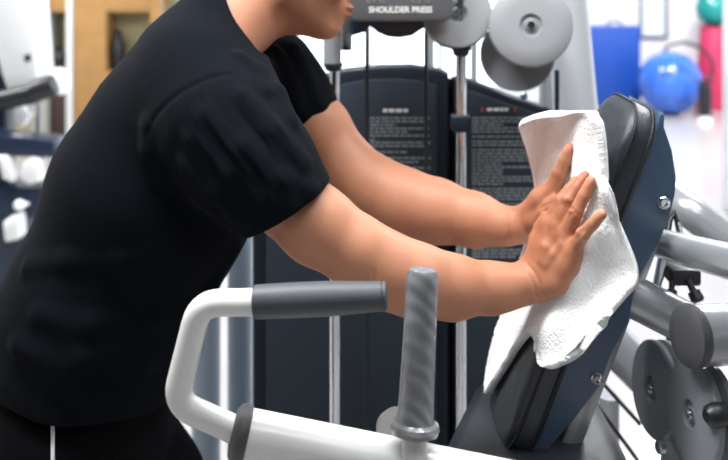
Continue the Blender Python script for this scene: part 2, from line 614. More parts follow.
rb = 0.325
ball('exercise_ball', (P(667, 0, YQ).x, YQ - 0.1, rb), rb, M['ball_blue'], 'large glossy blue exercise ball on the floor beside the blue panel', 'exercise balls by the back wall')
rc = 0.19
red_top = P(712, 26, 9.85).z
red = thing('storage_bin', 'tall tapered red bin with the teal ball on its flat lid', 'bin', (P(714, 0, 9.85).x, 9.85, 0))
lathe('body', red.location, (0, 0, 1), [(0, .205), (.02, .21), (red_top * .5, .175), (red_top - .02, .14), (red_top, .13)], M['red'], red, 36)
lathe('rim', red.location + Vector((0, 0, red_top - .02)), (0, 0, 1), [(0, .142), (.004, .15), (.016, .15), (.02, .14)], M['red'], red, 36)
ball('exercise_ball', (P(714, 0, 9.85).x, 9.85, red_top + 0.193), rc, M['ball_teal'], 'small teal exercise ball resting on top of the red bin', 'exercise balls by the back wall')

yp = 9.0
pump = thing('ball_pump', 'black foot pump with curved hose standing right of the blue ball', 'pump', tuple(floor_pt(705, yp)))
fl = P(705, 0, yp).x
bz = P(0, 90, yp).z
lathe('cylinder', (fl, yp, 0.06), (0, 0, 1), [(0, .05), (.02, .062), (.14, .065), (.30, .062), (.31, .05), (.32, .02)], M['black'], pump, 24)
lathe('foot', (fl, yp, 0.0), (0, 0, 1), [(0, .07), (.03, .065), (.06, .045)], M['white_shell'], pump, 24)
tube('hose', [P(706, 78, yp), P(713, 76, yp), P(712, 60, yp), P(700, 47, yp), P(684, 42, yp), P(669, 45, yp), P(663, 52, yp)], 0.016, M['black'], pump, 12, rad=0.12)
box('handle', (fl - .09, yp - .012, 0.385), (fl + .09, yp + .012, 0.41), M['black'], pump, 0.006)
lathe('handle_rod', (fl, yp, 0.36), (0, 0, 1), [(0, .01), (.04, .01)], M['steel'], pump, 12)

po = thing('framed_poster', 'pale blue poster in a thin dark frame hanging on the back wall', 'poster', (P(655, 40, YB).x, YB - 0.015, P(655, 40, YB).z))
x0, x1 = P(640, 0, YB - .03).x, P(668, 0, YB - .03).x
z0, z1 = P(0, 39, YB - .03).z, 1.75
x0 = max(x0, 2.57)
box('sheet', (x0 + .02, YB - .016, z0 + .02), (x1 - .02, YB - .001, z1 - .02), M['poster'], po, 0)
for nm, lo, hi in (('frame_side', (x0, YB - .03, z0), (x0 + .025, YB - .001, z1)), ('frame_side', (x1 - .03, YB - .03, z0), (x1, YB - .001, z1)),
                   ('frame_side', (x0 + .025, YB - .03, z0), (x1 - .03, YB - .001, z0 + .03)), ('frame_side', (x0 + .025, YB - .03, z1 - .03), (x1 - .03, YB - .001, z1))):
    box(nm, lo, hi, M['dark_frame'], po, 0.003)

# ------------------------------------------------------------------ the shoulder press machine
mach = thing('shoulder_press_machine', 'grey and white shoulder press machine with black back pad being wiped', 'gym machine', (0.25, 1.7, 0))

# --- weight tower shrouds (plane Y = 2.1, facing the camera)
YT = 2.10


def frp(pts, Y):
    return [((x - 364) / F * Y, -(y - YH) / F * Y) for x, y in pts]


def tower_panel(name, pts, Y, d, m, parent, bev=0.006, label=None):
    return prism(name, frp(pts, Y), 0, d, m, parent, (P(364, YH, Y), (1, 0, 0), (0, 0, 1), (0, 1, 0)), bev, label)


zf = 690
lp = tower_panel('housing_panel', [(252, 128), (262, 108), (285, 90), (315, 78), (345, 70), (380, 66.5), (412, 66), (440, 70), (449, 74), (449, zf), (252, zf)], YT, 0.06, M['shroud'], mach, 0.012)
tower_panel('face_plate', [(266, 140), (278, 118), (300, 99), (335, 86), (365, 80), (395, 79), (420, 81), (437, 86), (437, zf - 20), (266, zf - 20)], YT - 0.012, 0.014, M['placard_panel'], lp, 0.005)
tower_panel('housing_panel', [(440, 78), (460, 80), (460, zf), (440, zf)], YT + 0.05, 0.03, M['shroud'], mach, 0.004)  # dark strip added behind the gap so no light shows through
rp = tower_panel('housing_panel', [(453, 78), (470, 80), (500, 92), (530, 103), (548, 108), (562, 118), (562, zf), (453, zf)], YT + 0.01, 0.06, M['shroud'], mach, 0.012)
tower_panel('face_plate', [(460, 90), (475, 92), (505, 103), (535, 113), (548, 119), (552, 126), (552, zf - 20), (460, zf - 20)], YT - 0.002, 0.014, M['placard_panel'], rp, 0.005)


def print_lines(name, x0, x1, rows, Y, m, parent, h=2.3):
    """rows of small printed dashes"""
    bm = bmesh.new()
    for y, frac in rows:
        x = x0
        xe = x0 + (x1 - x0) * frac
        while x < xe:
            w = random.uniform(3, 9)
            w = min(w, xe - x)
            if w > 1:
                a, b = P(x, y + h / 2, Y), P(x + w, y - h / 2, Y)
                add_box(bm, (a.x, Y - 0.0006, a.z), (b.x, Y + 0.0006, b.z))
            x += w + 1.2
    return link(name, bm_mesh(name, bm, smooth=False), m, parent)


Y1 = YT - 0.0125
print_lines('printed_text', 370, 431, [(118, 1), (121.5, .95), (125, .42), (128.5, 1), (132, .62), (135.6, 1), (140, .1), (142.6, 1), (146, .9), (152, .6), (158, 1), (162, .8), (168, 1), (172, .5)], Y1, M['print'], lp, 1.7)
print_lines('printed_heading', 383, 408, [(110.5, 1)], Y1, M['print_white'], lp, 3.2)
Y2 = YT - 0.0025
rows = []
y = 118.0
while y < 260:
    rows.append((y, random.choice((1, 1, .95, .9, .5, .7))))
    y += random.choice((3.4, 3.4, 3.4, 5.0))
print_lines('printed_text', 472, 534, rows, Y2, M['print'], rp, 1.8)
print_lines('printed_heading', 487, 508, [(109.5, 1)], Y2, M['print_white'], rp, 3.0)
for x in (481, 514):
    print_lines('printed_mark', x, x + 2.2, [(109.5, 1)], Y2, M['print_red'], rp, 4.5)
# back of the tower, side posts, top beam and base rails
tube('upright_post', [P(206, 0, 2.3) * 1, Vector((P(206, 0, 2.3).x, 2.3, 0.06))][::-1], 0.036, M['post_grey'], mach, 24)
tube('upright_post', [Vector((P(240, 0, 2.42).x, 2.42, 0.06)), Vector((P(240, 0, 2.42).x, 2.42, 1.95))], 0.033, M['post_grey'], mach, 24)
tube('upright_post', [Vector((P(570, 0, 2.2).x, 2.25, 0.06)), P(577, 120, 2.2), P(560, -60, 2.2)], 0.052, M['column_grey'], mach, 28, rad=0.2)
tube('upright_post', [Vector((P(550, 0, 2.3).x, 2.35, 0.06)), Vector((P(551, 0, 2.3).x, 2.35, 1.95))], 0.02, M['silver_paint'], mach, 20)
tube('upright_post', [Vector((P(430, 0, 2.5).x, 2.5, 0.06)), Vector((P(430, 0, 2.5).x, 2.5, 1.95))], 0.012, M['silver_paint'], mach, 20)
tube('upright_post', [Vector((P(474, 0, 2.5).x, 2.5, 0.06)), Vector((P(474, 0, 2.5).x, 2.5, 1.95))], 0.009, M['silver_paint'], mach, 20)
box('top_beam', (P(200, 0, 2.3).x - .05, 2.2, 1.9), (P(600, 0, 2.3).x + .05, 2.55, 1.98), M['silver_paint'], mach, 0.01)
box('base_rail', (-0.55, 2.0, 0.0), (0.62, 2.55, 0.06), M['silver_paint'], mach, 0.01)
box('base_rail', (0.55, 1.35, 0.0), (0.63, 2.1, 0.06), M['silver_paint'], mach, 0.01)

# guide rods and cables
YR = 1.96


def rod(px, ytop, ybot, sleeve, coll, block=None):
    x = P(px, 0, YR).x
    r = tube('guide_rod', [Vector((x, YR, P(0, ybot, YR).z)), Vector((x, YR, P(0, ytop, YR).z))], 0.0115, M['chrome'], mach, 20)
    if sleeve:
        tube('sleeve', [Vector((x - .006, YR, P(0, sleeve[1], YR).z)), Vector((x - .006, YR, P(0, sleeve[0], YR).z))], 0.0195, M['disc_light'], r, 24)
    a = P(px, coll[1], YR)
    h = P(px, coll[0], YR).z - a.z
    lathe('collar', (x - (.004 if sleeve else 0), YR, a.z), (0, 0, 1), [(0, .013), (.002, .017), (h * .4, .018), (h * .55, .021), (h, .021)], M['black'], r, 24)
    if block:
        a, b = P(px - 10, block[1], YR), P(px + 9, block[0], YR)
        box('stop_block', (a.x, YR - .022, a.z), (b.x, YR + .022, b.z), M['shroud'], r, 0.004)


rod(335, -60, 640, (-20, 63), (63, 71))
rod(461, -60, 640, None, (44, 56), (115, 131))
tube('sleeve_bracket', [P(348, -20, 2.0), P(346, 50, 2.0)], 0.013, M['silver_paint'], mach, 16)
lathe('set_screw', P(344, 47, 1.98), (1, -.3, 0), [(0, .008), (.012, .008), (.014, .006)], M['black'], mach, 14)
for px in (367, 426):
    x = P(px, 0, 2.02).x
    tube('lift_cable', [Vector((x, 2.02, 0.2)), Vector((x, 2.02, 1.75))], 0.0042, M['cable'], mach, 10)
    # anchored on the beam below the frame
box('weight_stack', (P(330, 0, 2.0).x, 2.01, 0.06), (P(445, 0, 2.0).x, 2.09, 0.42), M['black'], mach, 0.006)

# name placard with cam cover below
YL = 1.90
pl = prism('name_placard', [(a, b) for a, b in rrect(0.222, 0.15, 0.022)], 0, 0.03, M['placard'], mach,
           (P(400, -14, YL), (1, 0, 0), (0, 0, 1), (0, 1, 0)), 0.006)
prism('cam_cover', frp([(352, 14), (352, 36), (366, 32), (370, 26), (378, 33), (388, 37), (400, 38), (412, 36), (421, 30), (426, 27), (432, 34), (446, 42), (446, 14)], YL + .05), 0, 0.05, M['navy'], mach, (P(364, YH, YL + .05), (1, 0, 0), (0, 0, 1), (0, 1, 0)), 0.004)


def text(name, s, size, loc, m, parent, ext=0.0006, sx=1.0):
    c = bpy.data.curves.new(name, 'FONT')
    c.body = s
    c.size = size
    c.extrude = ext
    c.offset = 0.0005
    c.align_x = 'CENTER'
    c.align_y = 'CENTER'
    t = bpy.data.objects.new(name, c)
    COL.objects.link(t)
    dg = bpy.context.evaluated_depsgraph_get()
    me = bpy.data.meshes.new_from_object(t.evaluated_get(dg))
    bpy.data.objects.remove(t)
    R = Matrix.Translation(Vector(loc)) @ Matrix.Rotation(math.pi / 2, 4, 'X') @ Matrix.Diagonal((sx, 1, 1, 1))
    me.transform(R)
    return link(name, me, m, parent)


tl = text('lettering', 'SHOULDER PRESS', 0.0172, P(400.5, 10.0, YL - .0005), M['print_white'], pl, sx=.98)
for px in (376, 421):                       # bracketed diagram marks above the lettering
    bmk = bmesh.new()
    for dx0, dx1, dy0, dy1 in ((-9, -8, -5, 3), (-9, -5, 2.2, 3), (-2, -1, -5, 3), (-3, 0, 2.2, 3), (3.5, 4.5, -5, 3), (7.5, 8.5, -5, 3), (3.5, 8.5, 2.2, 3)):
        a, b = P(px + dx0, dy1, YL - .0008), P(px + dx1, dy0, YL - .0008)
        add_box(bmk, (a.x, YL - .0012, a.z), (b.x, YL, b.z))
    link('diagram_mark', bm_mesh('diagram_mark', bmk, smooth=False), M['print'], pl)


def pulley(name, c, ax, r, th, m, parent, bolt=0.013, hub=0.3):
    """wheel seen from its face: hub recess ring, chamfered rim, groove, washer and socket bolt"""
    ax = Vector(ax).normalized()
    o = lathe(name, Vector(c), ax, [(-th, r * .3), (-th, r * .97), (-th * .93, r), (-th * .68, r), (-th * .62, r * .95), (-th * .5, r * .84), (-th * .38, r * .95), (-th * .32, r), (-th * .07, r),
                                     (0, r * .97), (th * .10, r * .6), (th * .10, r * hub), (th * .02, r * hub * .96), (-th * .12, r * hub * .9), (-th * .12, 0)], m, parent, 56)
    lathe('washer', Vector(c) + ax * (-th * .12), ax, [(0, bolt * 1.35), (.002, bolt * 1.35), (.003, bolt * 1.2), (.003, 0)], M['disc_grey'], o, 28)
    lathe('bolt', Vector(c) + ax * (-th * .12 + .003), ax, [(0, bolt * .75), (.005, bolt * .75), (.006, bolt * .7), (.006, bolt * .4), (.002, bolt * .38), (.002, 0)], M['chrome'], o, 20)
    return o


pulley('pulley', P(457, 13, 1.95), (-.05, -1, .25), 0.075, 0.03, M['disc_light'], mach, .010, .3)
pulley('pulley', P(531, 25, 1.90), (-.08, -1, .2), 0.087, 0.03, M['disc_light'], mach, .011, .28)
pulley('pulley', P(517, 54, 1.96), (-.25, -1, .15), 0.080, 0.03, M['disc_grey'], mach, .010, .28)
tube('pulley_bracket', [P(457, 13, 1.97), P(457, 13, 2.25)], 0.018, M['grey_paint'], mach, 16)
tube('pulley_bracket', [P(531, 25, 1.95), P(531, 25, 2.25)], 0.018, M['grey_paint'], mach, 16)
tube('sleeve', [P(461, 45, YR), P(461, 25, YR)], 0.017, M['grey_paint'], mach, 20)
tube('lift_cable', [P(557, 70, 2.05), P(557, 130, 2.05)], 0.006, M['navy'], mach, 12)
lathe('stop_pin', P(523, 95, 2.08), (0, -1, 0), [(0, .008), (.015, .009), (.02, .006)], M['chrome'], mach, 14)

# --- back pad
TH = math.atan(0.385)
PO = P(631, 120, 1.42)
PU = Vector((math.sin(TH), 0, math.cos(TH)))       # up the pad
PN = Vector((-math.cos(TH), 0, math.sin(TH)))      # out of its front face
PW = Vector((0, 1, 0))
U0, U1, W1 = -0.57, 0.024, 0.20


def pad_np(px, py, Y):
    d = P(px, py, Y) - PO
    return d.dot(PN), d.dot(PU)


def cushion(name, m, parent):
    nu, nw = 60, 28
    vs, fs = [], []
    R = 0.06

    def edge(u, w):
        # rounded-rectangle outline of the face
        return Vector(PO + PU * u + PW * w)
    # rings from front centre outward: scale the rounded outline, front crown then rolled edge then side
    out = rrect(U1 - U0, W1, R, 8)
    rings = []
    prof = [(0.0, 0.012), (0.3, 0.0115), (0.6, 0.009), (0.8, 0.0055), (0.93, 0.001), (0.975, -0.003), (0.995, -0.009), (1.0, -0.016), (1.0, -0.03), (1.0, -0.040), (0.985, -0.046)]
    bm = bmesh.new()
    cu, cw = (U0 + U1) / 2, W1 / 2
    for s, n in prof:
        if s == 0:
            rings.append([bm.verts.new(PO + PU * cu + PW * cw + PN * n)])
            continue
        ring = []
        for a, b in out:
            # inset by absolute distance near the rim, by scale in the middle
            L = 1 - (1 - s)
            ring.append(bm.verts.new(PO + PU * (cu + a * L) + PW * (cw + b * (1 - (1 - s) * 1.0)) + PN * n))
        rings.append(ring)
    k = len(out)
    for i in range(k):
        bm.faces.new((rings[0][0], rings[1][i], rings[1][(i + 1) % k]))
    for a, b in zip(rings[1:-1], rings[2:]):
        for i in range(k):
            bm.faces.new((a[i], a[(i + 1) % k], b[(i + 1) % k], b[i]))
    bm.faces.new(rings[-1])
    return link(name, bm_mesh(name, bm, angle=2.0), m, parent)


pad = cushion('back_pad', M['leather'], mach)


def pad_loop(inset, n, r, name):
    out = rrect(U1 - U0 - 2 * inset, W1 - 2 * inset, 0.06, 8)
    cu, cw = (U0 + U1) / 2, W1 / 2
    pts = [PO + PU * (cu + a) + PW * (cw + b) + PN * n for a, b in out]
    bm = bmesh.new()
    k = len(pts)
    nn = 8
    rings = []
    for i in range(k):
        t = (pts[(i + 1) % k] - pts[i - 1]).normalized()
        o2 = t.cross(PN).normalized()
        rings.append([bm.verts.new(pts[i] + (o2 * math.cos(2 * math.pi * j / nn) + PN * math.sin(2 * math.pi * j / nn)) * r) for j in range(nn)])
    for i in range(k):
        a, b = rings[i], rings[(i + 1) % k]
        for j in range(nn):
            bm.faces.new((a[j], a[(j + 1) % nn], b[(j + 1) % nn], b[j]))
    return link(name, bm_mesh(name, bm), M['leather_side'], pad)


pad_loop(-0.0005, -0.012, 0.0028, 'piping')
pad_loop(-0.0005, -0.040, 0.0025, 'piping')

# shell behind the cushion: profile traced on the near side, extruded across the pad
prof = [(655, 112), (664, 127), (672, 150), (676, 176), (675, 195), (668, 222), (655, 250), (642, 272), (634, 292), (629, 320), (621, 336), (611, 354), (600, 385), (578, 414), (556, 440), (530, 470)]
pts = [pad_np(x, y, 1.435) for x, y in prof]
outl = [(-0.044, pts[0][1] + .004)] + pts + [(-0.044, pts[-1][1] - .004)]
outl = [(min(n, -0.044 - 0.008 * (0 < i < len(outl) - 1)), u) for i, (n, u) in enumerate(outl)]
shell = prism('pad_shell', outl, 0.012, W1 - 0.012, M['shell'], pad, (PO, PN, PU, PW), 0.004, 'slate blue backing shell', seg=2)


def bolt(c, ax, r, parent):
    lathe('bolt', c, ax, [(-.004, r * 1.3), (.001, r * 1.3), (.002, r * 1.15), (.002, r), (.006, r), (.008, r * .85), (.008, r * .5), (.003, r * .48), (.003, 0)], M['chrome'], parent, 20)


bolt(P(664, 203, 1.430), (-.1, -1, .1), 0.0075, pad)
bolt(P(597, 379, 1.430), (-.1, -1, .1), 0.0075, pad)

# silver upright behind the shell
n0, n1 = -0.165, -0.092
pts_u = [pad_np(668, 222, 1.5)[1], pad_np(600, 520, 1.5)[1]]
Mx = Matrix((( PN.x, 0, PU.x, PO.x), (PN.y, 1, PU.y, PO.y), (PN.z, 0, PU.z, PO.z), (0, 0, 0, 1)))
box('pad_upright', (-0.128, 0.03, -0.78), (-0.090, 0.10, -0.150), M['silver_paint'], mach, 0.012, Mx)

# seat cushion below
so = [(0.085, 1.345), (0.12, 1.325), (0.30, 1.325), (0.40, 1.34), (0.42, 1.40), (0.42, 1.66), (0.38, 1.72), (0.27, 1.725), (0.215, 1.70), (0.185, 1.63), (0.12, 1.45)]
so = smooth_loop(so, 4)
bm = bmesh.new()
cx, cy = 0.27, 1.52
rings = []
for s, z in ((0.35, .830), (0.7, .828), (0.88, .820), (0.96, .808), (1.0, .792), (1.0, .765), (.98, .75)):
    rings.append([bm.verts.new((cx + (x - cx) * s, cy + (yy - cy) * s, z)) for x, yy in so])
k = len(so)
for a_, b_ in zip(rings[:-1], rings[1:]):
    for i in range(k):
        bm.faces.new((a_[i], a_[(i + 1) % k], b_[(i + 1) % k], b_[i]))
bm.faces.new(rings[0][::-1])
bm.faces.new(rings[-1])
seat = link('seat_pad', bm_mesh('seat_pad', bm, angle=2.0), M['leather'], mach)
box('seat_post', (0.22, 1.48, 0.05), (0.30, 1.56, 0.752), M['silver_paint'], mach, 0.01)
box('base_rail', (-0.1, 1.47, 0.0), (0.63, 1.57, 0.06), M['silver_paint'], mach, 0.01)
box('base_rail', (0.21, 1.5, 0.0), (0.31, 2.1, 0.06), M['silver_paint'], mach, 0.01)

# --- tubes on the right
tube('frame_tube', [P(612, 286, 1.475), P(720, 340, 1.43)], 0.0335, M['silver_paint'], mach, 32, label='large silver tube behind the pad')
t1b = tube('frame_tube', [P(691, 336, 1.33), P(691, 336, 1.33) + Vector((.965, .26, -.06)) * .53], 0.043, M['silver_paint'], mach, 36, label='silver tube with dark end plug')
dax = Vector((-.965, -.26, .06)).normalized()
lathe('end_plug', P(691, 336, 1.33) - dax * .004, dax, [(-.01, .040), (0, .0445), (.006, .0452), (.012, .043), (.016, .036), (.0175, .02), (.018, 0)], M['plug'], t1b, 40)
tube('frame_tube', [P(640, 238, 1.68), P(800, 280, 1.03), Vector((0.80, 1.02, 1.17)), Vector((0.98, 1.55, 1.15))], 0.0245, M['silver_paint'], mach, 32, rad=0.06)
tube('upright_post', [Vector((0.98, 1.57, 0.03)), Vector((0.98, 1.57, 1.22))], 0.036, M['silver_paint'], mach, 24)
box('base_rail', (0.60, 1.52, 0.0), (1.03, 1.62, 0.06), M['silver_paint'], mach, 0.01)
tube('frame_tube', [P(588, 130, 2.2), P(690, 212, 1.84), P(770, 275, 1.78), Vector((0.98, 1.60, 0.95))], 0.034, M['silver_paint'], mach, 32, rad=0.05)
tube('frame_tube', [P(588, 318, 1.95), P(680, 410, 1.90), P(720, 520, 1.9)], 0.044, M['silver_paint'], mach, 32, rad=0.1)
tube('frame_tube', [Vector((P(609, 0, 1.95).x, 1.95, 0.05)), P(609, 396, 1.95)], 0.022, M['grey_paint'], mach, 24)
tube('lift_cable', [P(598, 378, 1.82), P(640, 424, 1.82)], 0.004, M['cable'], mach, 10)
tube('lift_cable', [P(590, 396, 1.82), P(642, 466, 1.82)], 0.004, M['cable'], mach, 10)
tube('lift_cable', [P(669, 330, 1.60), P(672, 400, 1.60)], 0.006, M['cable'], mach, 10)
# black clamp with knobs
ck = box('clamp', (P(668, 0, 1.58).x, 1.56, P(0, 283, 1.58).z), (P(698, 0, 1.58).x, 1.63, P(0, 266, 1.58).z), M['black'], mach, 0.006)
lathe('knob', P(688, 280, 1.56), (.3, -.5, -.8), [(0, .006), (.018, .006), (.02, .011), (.034, .012), (.038, .008)], M['black'], ck, 18)
lathe('knob', P(672, 281, 1.56), (-.2, -.5, -.8), [(0, .005), (.014, .005), (.016, .009), (.028, .01), (.032, .006)], M['black'], ck, 18)
tube('clamp_rod', [P(656, 292, 1.57), P(663, 256, 1.57)], 0.008, M['chrome'], ck, 16)
tube('spring', [P(667, 236, 1.60), P(669, 222, 1.62), P(674, 213, 1.63), P(678, 224, 1.62), P(681, 238, 1.57)], 0.006, M['black'], ck, 12)

# lower right pulleys on a bracket plate
AX = (-.985, -.15, .09)
pulley('pulley', P(652, 389, 1.52), AX, 0.077, 0.034, M['disc_grey'], mach, .010, .27)
pulley('pulley', P(691, 414, 1.36), AX, 0.076, 0.034, M['disc_grey'], mach, .010, .27)
x_, y_, z_ = frame_of(AX)
bo = P(672, 452, 1.47)
pr = prism('pulley_bracket', smooth_loop([(-.085, -.12), (-.07, .02), (-.02, .075), (.05, .09), (.085, .03), (.09, -.12)], 4), -0.012, -0.006, M['disc_grey'], mach,
           (bo - Vector(AX).normalized() * .02, Vector((.15, -.985, 0)), Vector((0, 0, 1)), Vector(AX).normalized()), 0.002)
lathe('bolt', P(661, 447, 1.43), AX, [(-.004, .0105), (.004, .0105), (.006, .009), (.006, .005), (.002, .0048), (.002, 0)], M['steel'], pr, 20)
kb = lathe('adjust_knob', P(722, 414, 1.30), (-1, -.35, .05), [(-.01, .013), (0, .0165), (.012, .017), (.022, .0145), (.028, .008), (.029, 0)], M['black'], mach, 26)
lathe('knob_stem', P(722, 414, 1.30), (1, .35, -.05), [(.005, .012), (.09, .012)], M['silver_paint'], kb, 20)
lathe('pivot_disc', P(395, 430, 1.42), (-.3, -1, .2), [(-.03, .02), (-.015, .03), (0, .031), (.004, .027), (.004, .012), (.008, .011), (.008, 0)], M['white_paint'], mach, 32)
tube('pivot_arm', [P(395, 430, 1.44), Vector((0.22, 1.52, 0.55))], 0.014, M['silver_paint'], mach, 16)

# --- press arm with its two grips in the foreground
YA = 1.10
arm = tube('press_arm', [P(243, 434, YA), P(560, 497, YA + .02), Vector((0.42, 1.30, 0.62)), Vector((0.60, 1.55, 0.75))], 0.0300, M['white_paint'], mach, 40, rad=0.06, label='white lever arm carrying the grips')
tube('pivot_link', [Vector((0.60, 1.55, 0.75)), Vector((0.60, 1.75, 0.05))], 0.030, M['silver_paint'], mach, 24)
ax = (P(243, 434, YA) - P(560, 497, YA + .02)).normalized()
lathe('end_plug', P(243, 434, YA) - ax * .006, ax, [(0, .0318), (.003, .0335), (.009, .0338), (.014, .032), (.0185, .026), (.02, .016), (.02, 0)], M['plug'], arm, 40)
tube('handle_tube', [P(268, 302, YA - .01), P(200, 303, YA - .01), P(174.5, 403, YA - .005), P(240, 432, YA)], 0.0160, M['white_paint'], arm, 32, rad=0.033)
g0, g1 = P(254, 302, YA - .01), P(387, 296, YA - .01)
gd = g1 - g0
L = gd.length
lathe('grip', g0, gd, [(-.001, .0165), (0, .0190), (.004, .0198), (L * .3, .0204), (L * .55, .0202), (L * .85, .0178), (L * .955, .0172), (L * .958, .0160), (L * .965, .0160), (L * .968, .0172), (L * .988, .0170), (L, .0145), (L + .001, .0)], M['rubber'], arm, 40, label='smooth dark grey horizontal grip')
v0, v1 = P(414, 446, YA - .005), P(423, 268, YA + .02)
vd = v1 - v0
L = vd.length
lathe('grip', v0, vd, [(L * .055, .0155), (L * .06, .0225), (L * .075, .0285), (L * .10, .0302), (L * .125, .0285), (L * .14, .0235), (L * .16, .0225), (L * .3, .0212), (L * .6, .0200), (L * .9, .0198), (L * .965, .0195), (L * .99, .0165), (L, .010), (L * 1.001, 0)], M['swirl'], arm, 44, label='swirled grey rubber vertical grip')
tube('grip_stub', [v0 - vd * .06, v0 + vd * .09], 0.0155, M['white_paint'], arm, 28)
# ------------------------------------------------------------------ signed-distance modelling for the person
BIG = 1e3


class SDF:
    def __init__(self):
        self.pr = []

    def cone(self, a, b, ra, rb, k=0.02, ys=1.0, op='u'):
        a, b = np.array(a, float), np.array(b, float)
        r = max(ra, rb)
        lo, hi = np.minimum(a, b) - r, np.maximum(a, b) + r
        if ys < 1:
            ext = r / ys
            lo[1], hi[1] = min(a[1], b[1]) - ext, max(a[1], b[1]) + ext
        ba = b - a
        L = max(float(ba @ ba), 1e-9)

        def f(x, y, z):
            px, py, pz = x - a[0], (y - a[1]), z - a[2]
            t = np.clip((px * ba[0] + py * ba[1] + pz * ba[2]) / L, 0, 1)
            dx, dy, dz = px - t * ba[0], (py - t * ba[1]) * ys, pz - t * ba[2]
            return np.sqrt(dx * dx + dy * dy + dz * dz) - (ra + (rb - ra) * t)
        self.pr.append((f, lo, hi, k, op))
        return self

    def chain(self, pts, k=0.02, ys=1.0):
        for (a, ra), (b, rb) in zip(pts[:-1], pts[1:]):
            self.cone(a, b, ra, rb, k, ys)
        return self

    def ell(self, c, r, axes=None, k=0.02, op='u'):
        c = np.array(c, float)
        r = np.array(r, float)
        A = np.eye(3) if axes is None else np.array([list(v) for v in axes], float)
        m = r.max()

        def f(x, y, z):
            p = [x - c[0], y - c[1], z - c[2]]
            q = [A[i][0] * p[0] + A[i][1] * p[1] + A[i][2] * p[2] for i in range(3)]
            k0 = np.sqrt(sum((q[i] / r[i]) ** 2 for i in range(3)))
            k1 = np.sqrt(sum((q[i] / r[i] ** 2) ** 2 for i in range(3))) + 1e-9
            return k0 * (k0 - 1) / k1
        self.pr.append((f, c - m, c + m, k, op))
        return self

    def func(self, f, lo, hi, k=0.01, op='u'):
        self.pr.append((f, np.array(lo, float), np.array(hi, float), k, op))
        return self

    def eval(self, x, y, z, sel=None):
        d = np.full(np.broadcast(x, y, z).shape, BIG, np.float32)
        for i, (f, lo, hi, k, op) in enumerate(self.pr):
            if sel is not None and i not in sel:
                continue
            e = f(x, y, z).astype(np.float32)
            if op == 'u':
                h = np.clip(0.5 + 0.5 * (e - d) / k, 0, 1)
                d = e * (1 - h) + d * h - k * h * (1 - h)
            elif op == 's':
                h = np.clip(0.5 - 0.5 * (d + e) / k, 0, 1)
                d = d * (1 - h) - e * h + k * h * (1 - h)
            elif op == 'd':          # displacement
                d = d + e
        return d

    def mesh(self, res, n=40):
        lo = np.min([p[1] for p in self.pr if p[4] == 'u'], axis=0) - 3 * res
        hi = np.max([p[2] for p in self.pr if p[4] == 'u'], axis=0) + 3 * res
        N = np.ceil((hi - lo) / res).astype(int) + 1
        nb = np.ceil(N / n).astype(int)
        G = nb * n + 2
        key = lambda i, j, k: (i.astype(np.int64) * G[1] + j) * G[2] + k
        VK, VP, EK = [], [], [[], [], []]
        for bi in range(nb[0]):
            for bj in range(nb[1]):
                for bk in range(nb[2]):
                    i0 = np.array([bi, bj, bk]) * n
                    b0 = lo + i0 * res
                    b1 = b0 + (n + 1) * res
                    sel = set(i for i, p in enumerate(self.pr) if np.all(p[1] - p[3] - .01 < b1) and np.all(p[2] + p[3] + .01 > b0))
                    if not any(self.pr[i][4] == 'u' for i in sel):
                        continue
                    ax = [(b0[a] + np.arange(n + 1) * res).astype(np.float32) for a in range(3)]
                    X, Y, Z = ax[0][:, None, None], ax[1][None, :, None], ax[2][None, None, :]
                    D = self.eval(X, Y, Z, sel)
                    s = D < 0
                    if s.all() or not s.any():
                        continue
                    # cell vertices
                    cnt = np.zeros((n, n, n), np.float32)
                    acc = np.zeros((3, n, n, n), np.float32)
                    for a in range(3):
                        o = [q for q in range(3) if q != a]
                        for d1 in (0, 1):
                            for d2 in (0, 1):
                                s0 = [slice(0, n)] * 3
                                s0[o[0]] = slice(d1, n + d1)
                                s0[o[1]] = slice(d2, n + d2)
                                s1 = list(s0)
                                s1[a] = slice(1, n + 1)
                                A, B = D[tuple(s0)], D[tuple(s1)]
                                m = (A < 0) != (B < 0)
                                t = np.where(m, A / np.where(m, A - B, 1), 0)
                                cnt += m
                                acc[a] += t
                                acc[o[0]] += m * d1
                                acc[o[1]] += m * d2
                    ii, jj, kk = np.nonzero(cnt > 0)
                    c = cnt[ii, jj, kk]
                    p = np.stack([acc[a][ii, jj, kk] / c for a in range(3)], 1) + np.stack([ii, jj, kk], 1)
                    VP.append(b0 + p * res)
                    VK.append(key(ii + i0[0], jj + i0[1], kk + i0[2]))
                    for a in range(3):
                        s0 = [slice(0, n)] * 3
                        s1 = [slice(0, n)] * 3
                        s1[a] = slice(1, n + 1)
                        A, B = s[tuple(s0)], s[tuple(s1)]
                        e = np.nonzero(A != B)
                        EK[a].append(np.stack([e[0] + i0[0], e[1] + i0[1], e[2] + i0[2], A[e].astype(int)], 1))
        VK = np.concatenate(VK)
        VP = np.concatenate(VP)
        od = np.argsort(VK)
        VK, VP = VK[od], VP[od]
        faces = []
        for a in range(3):
            E = np.concatenate(EK[a])
            o1, o2 = [(1, 2), (2, 0), (0, 1)][a]
            q = []
            ok = np.ones(len(E), bool)
            for d1, d2 in ((0, 0), (1, 0), (1, 1), (0, 1)):
                c = E[:, :3].copy()
                c[:, o1] -= d1
                c[:, o2] -= d2
                kx = key(c[:, 0], c[:, 1], c[:, 2])
                ix = np.clip(np.searchsorted(VK, kx), 0, len(VK) - 1)
                ok &= VK[ix] == kx
                q.append(ix)
            q = np.stack(q, 1)
            fl = E[:, 3] == 0
            q[fl] = q[fl][:, ::-1]
            faces.append(q[ok])
        return VP, np.concatenate(faces)


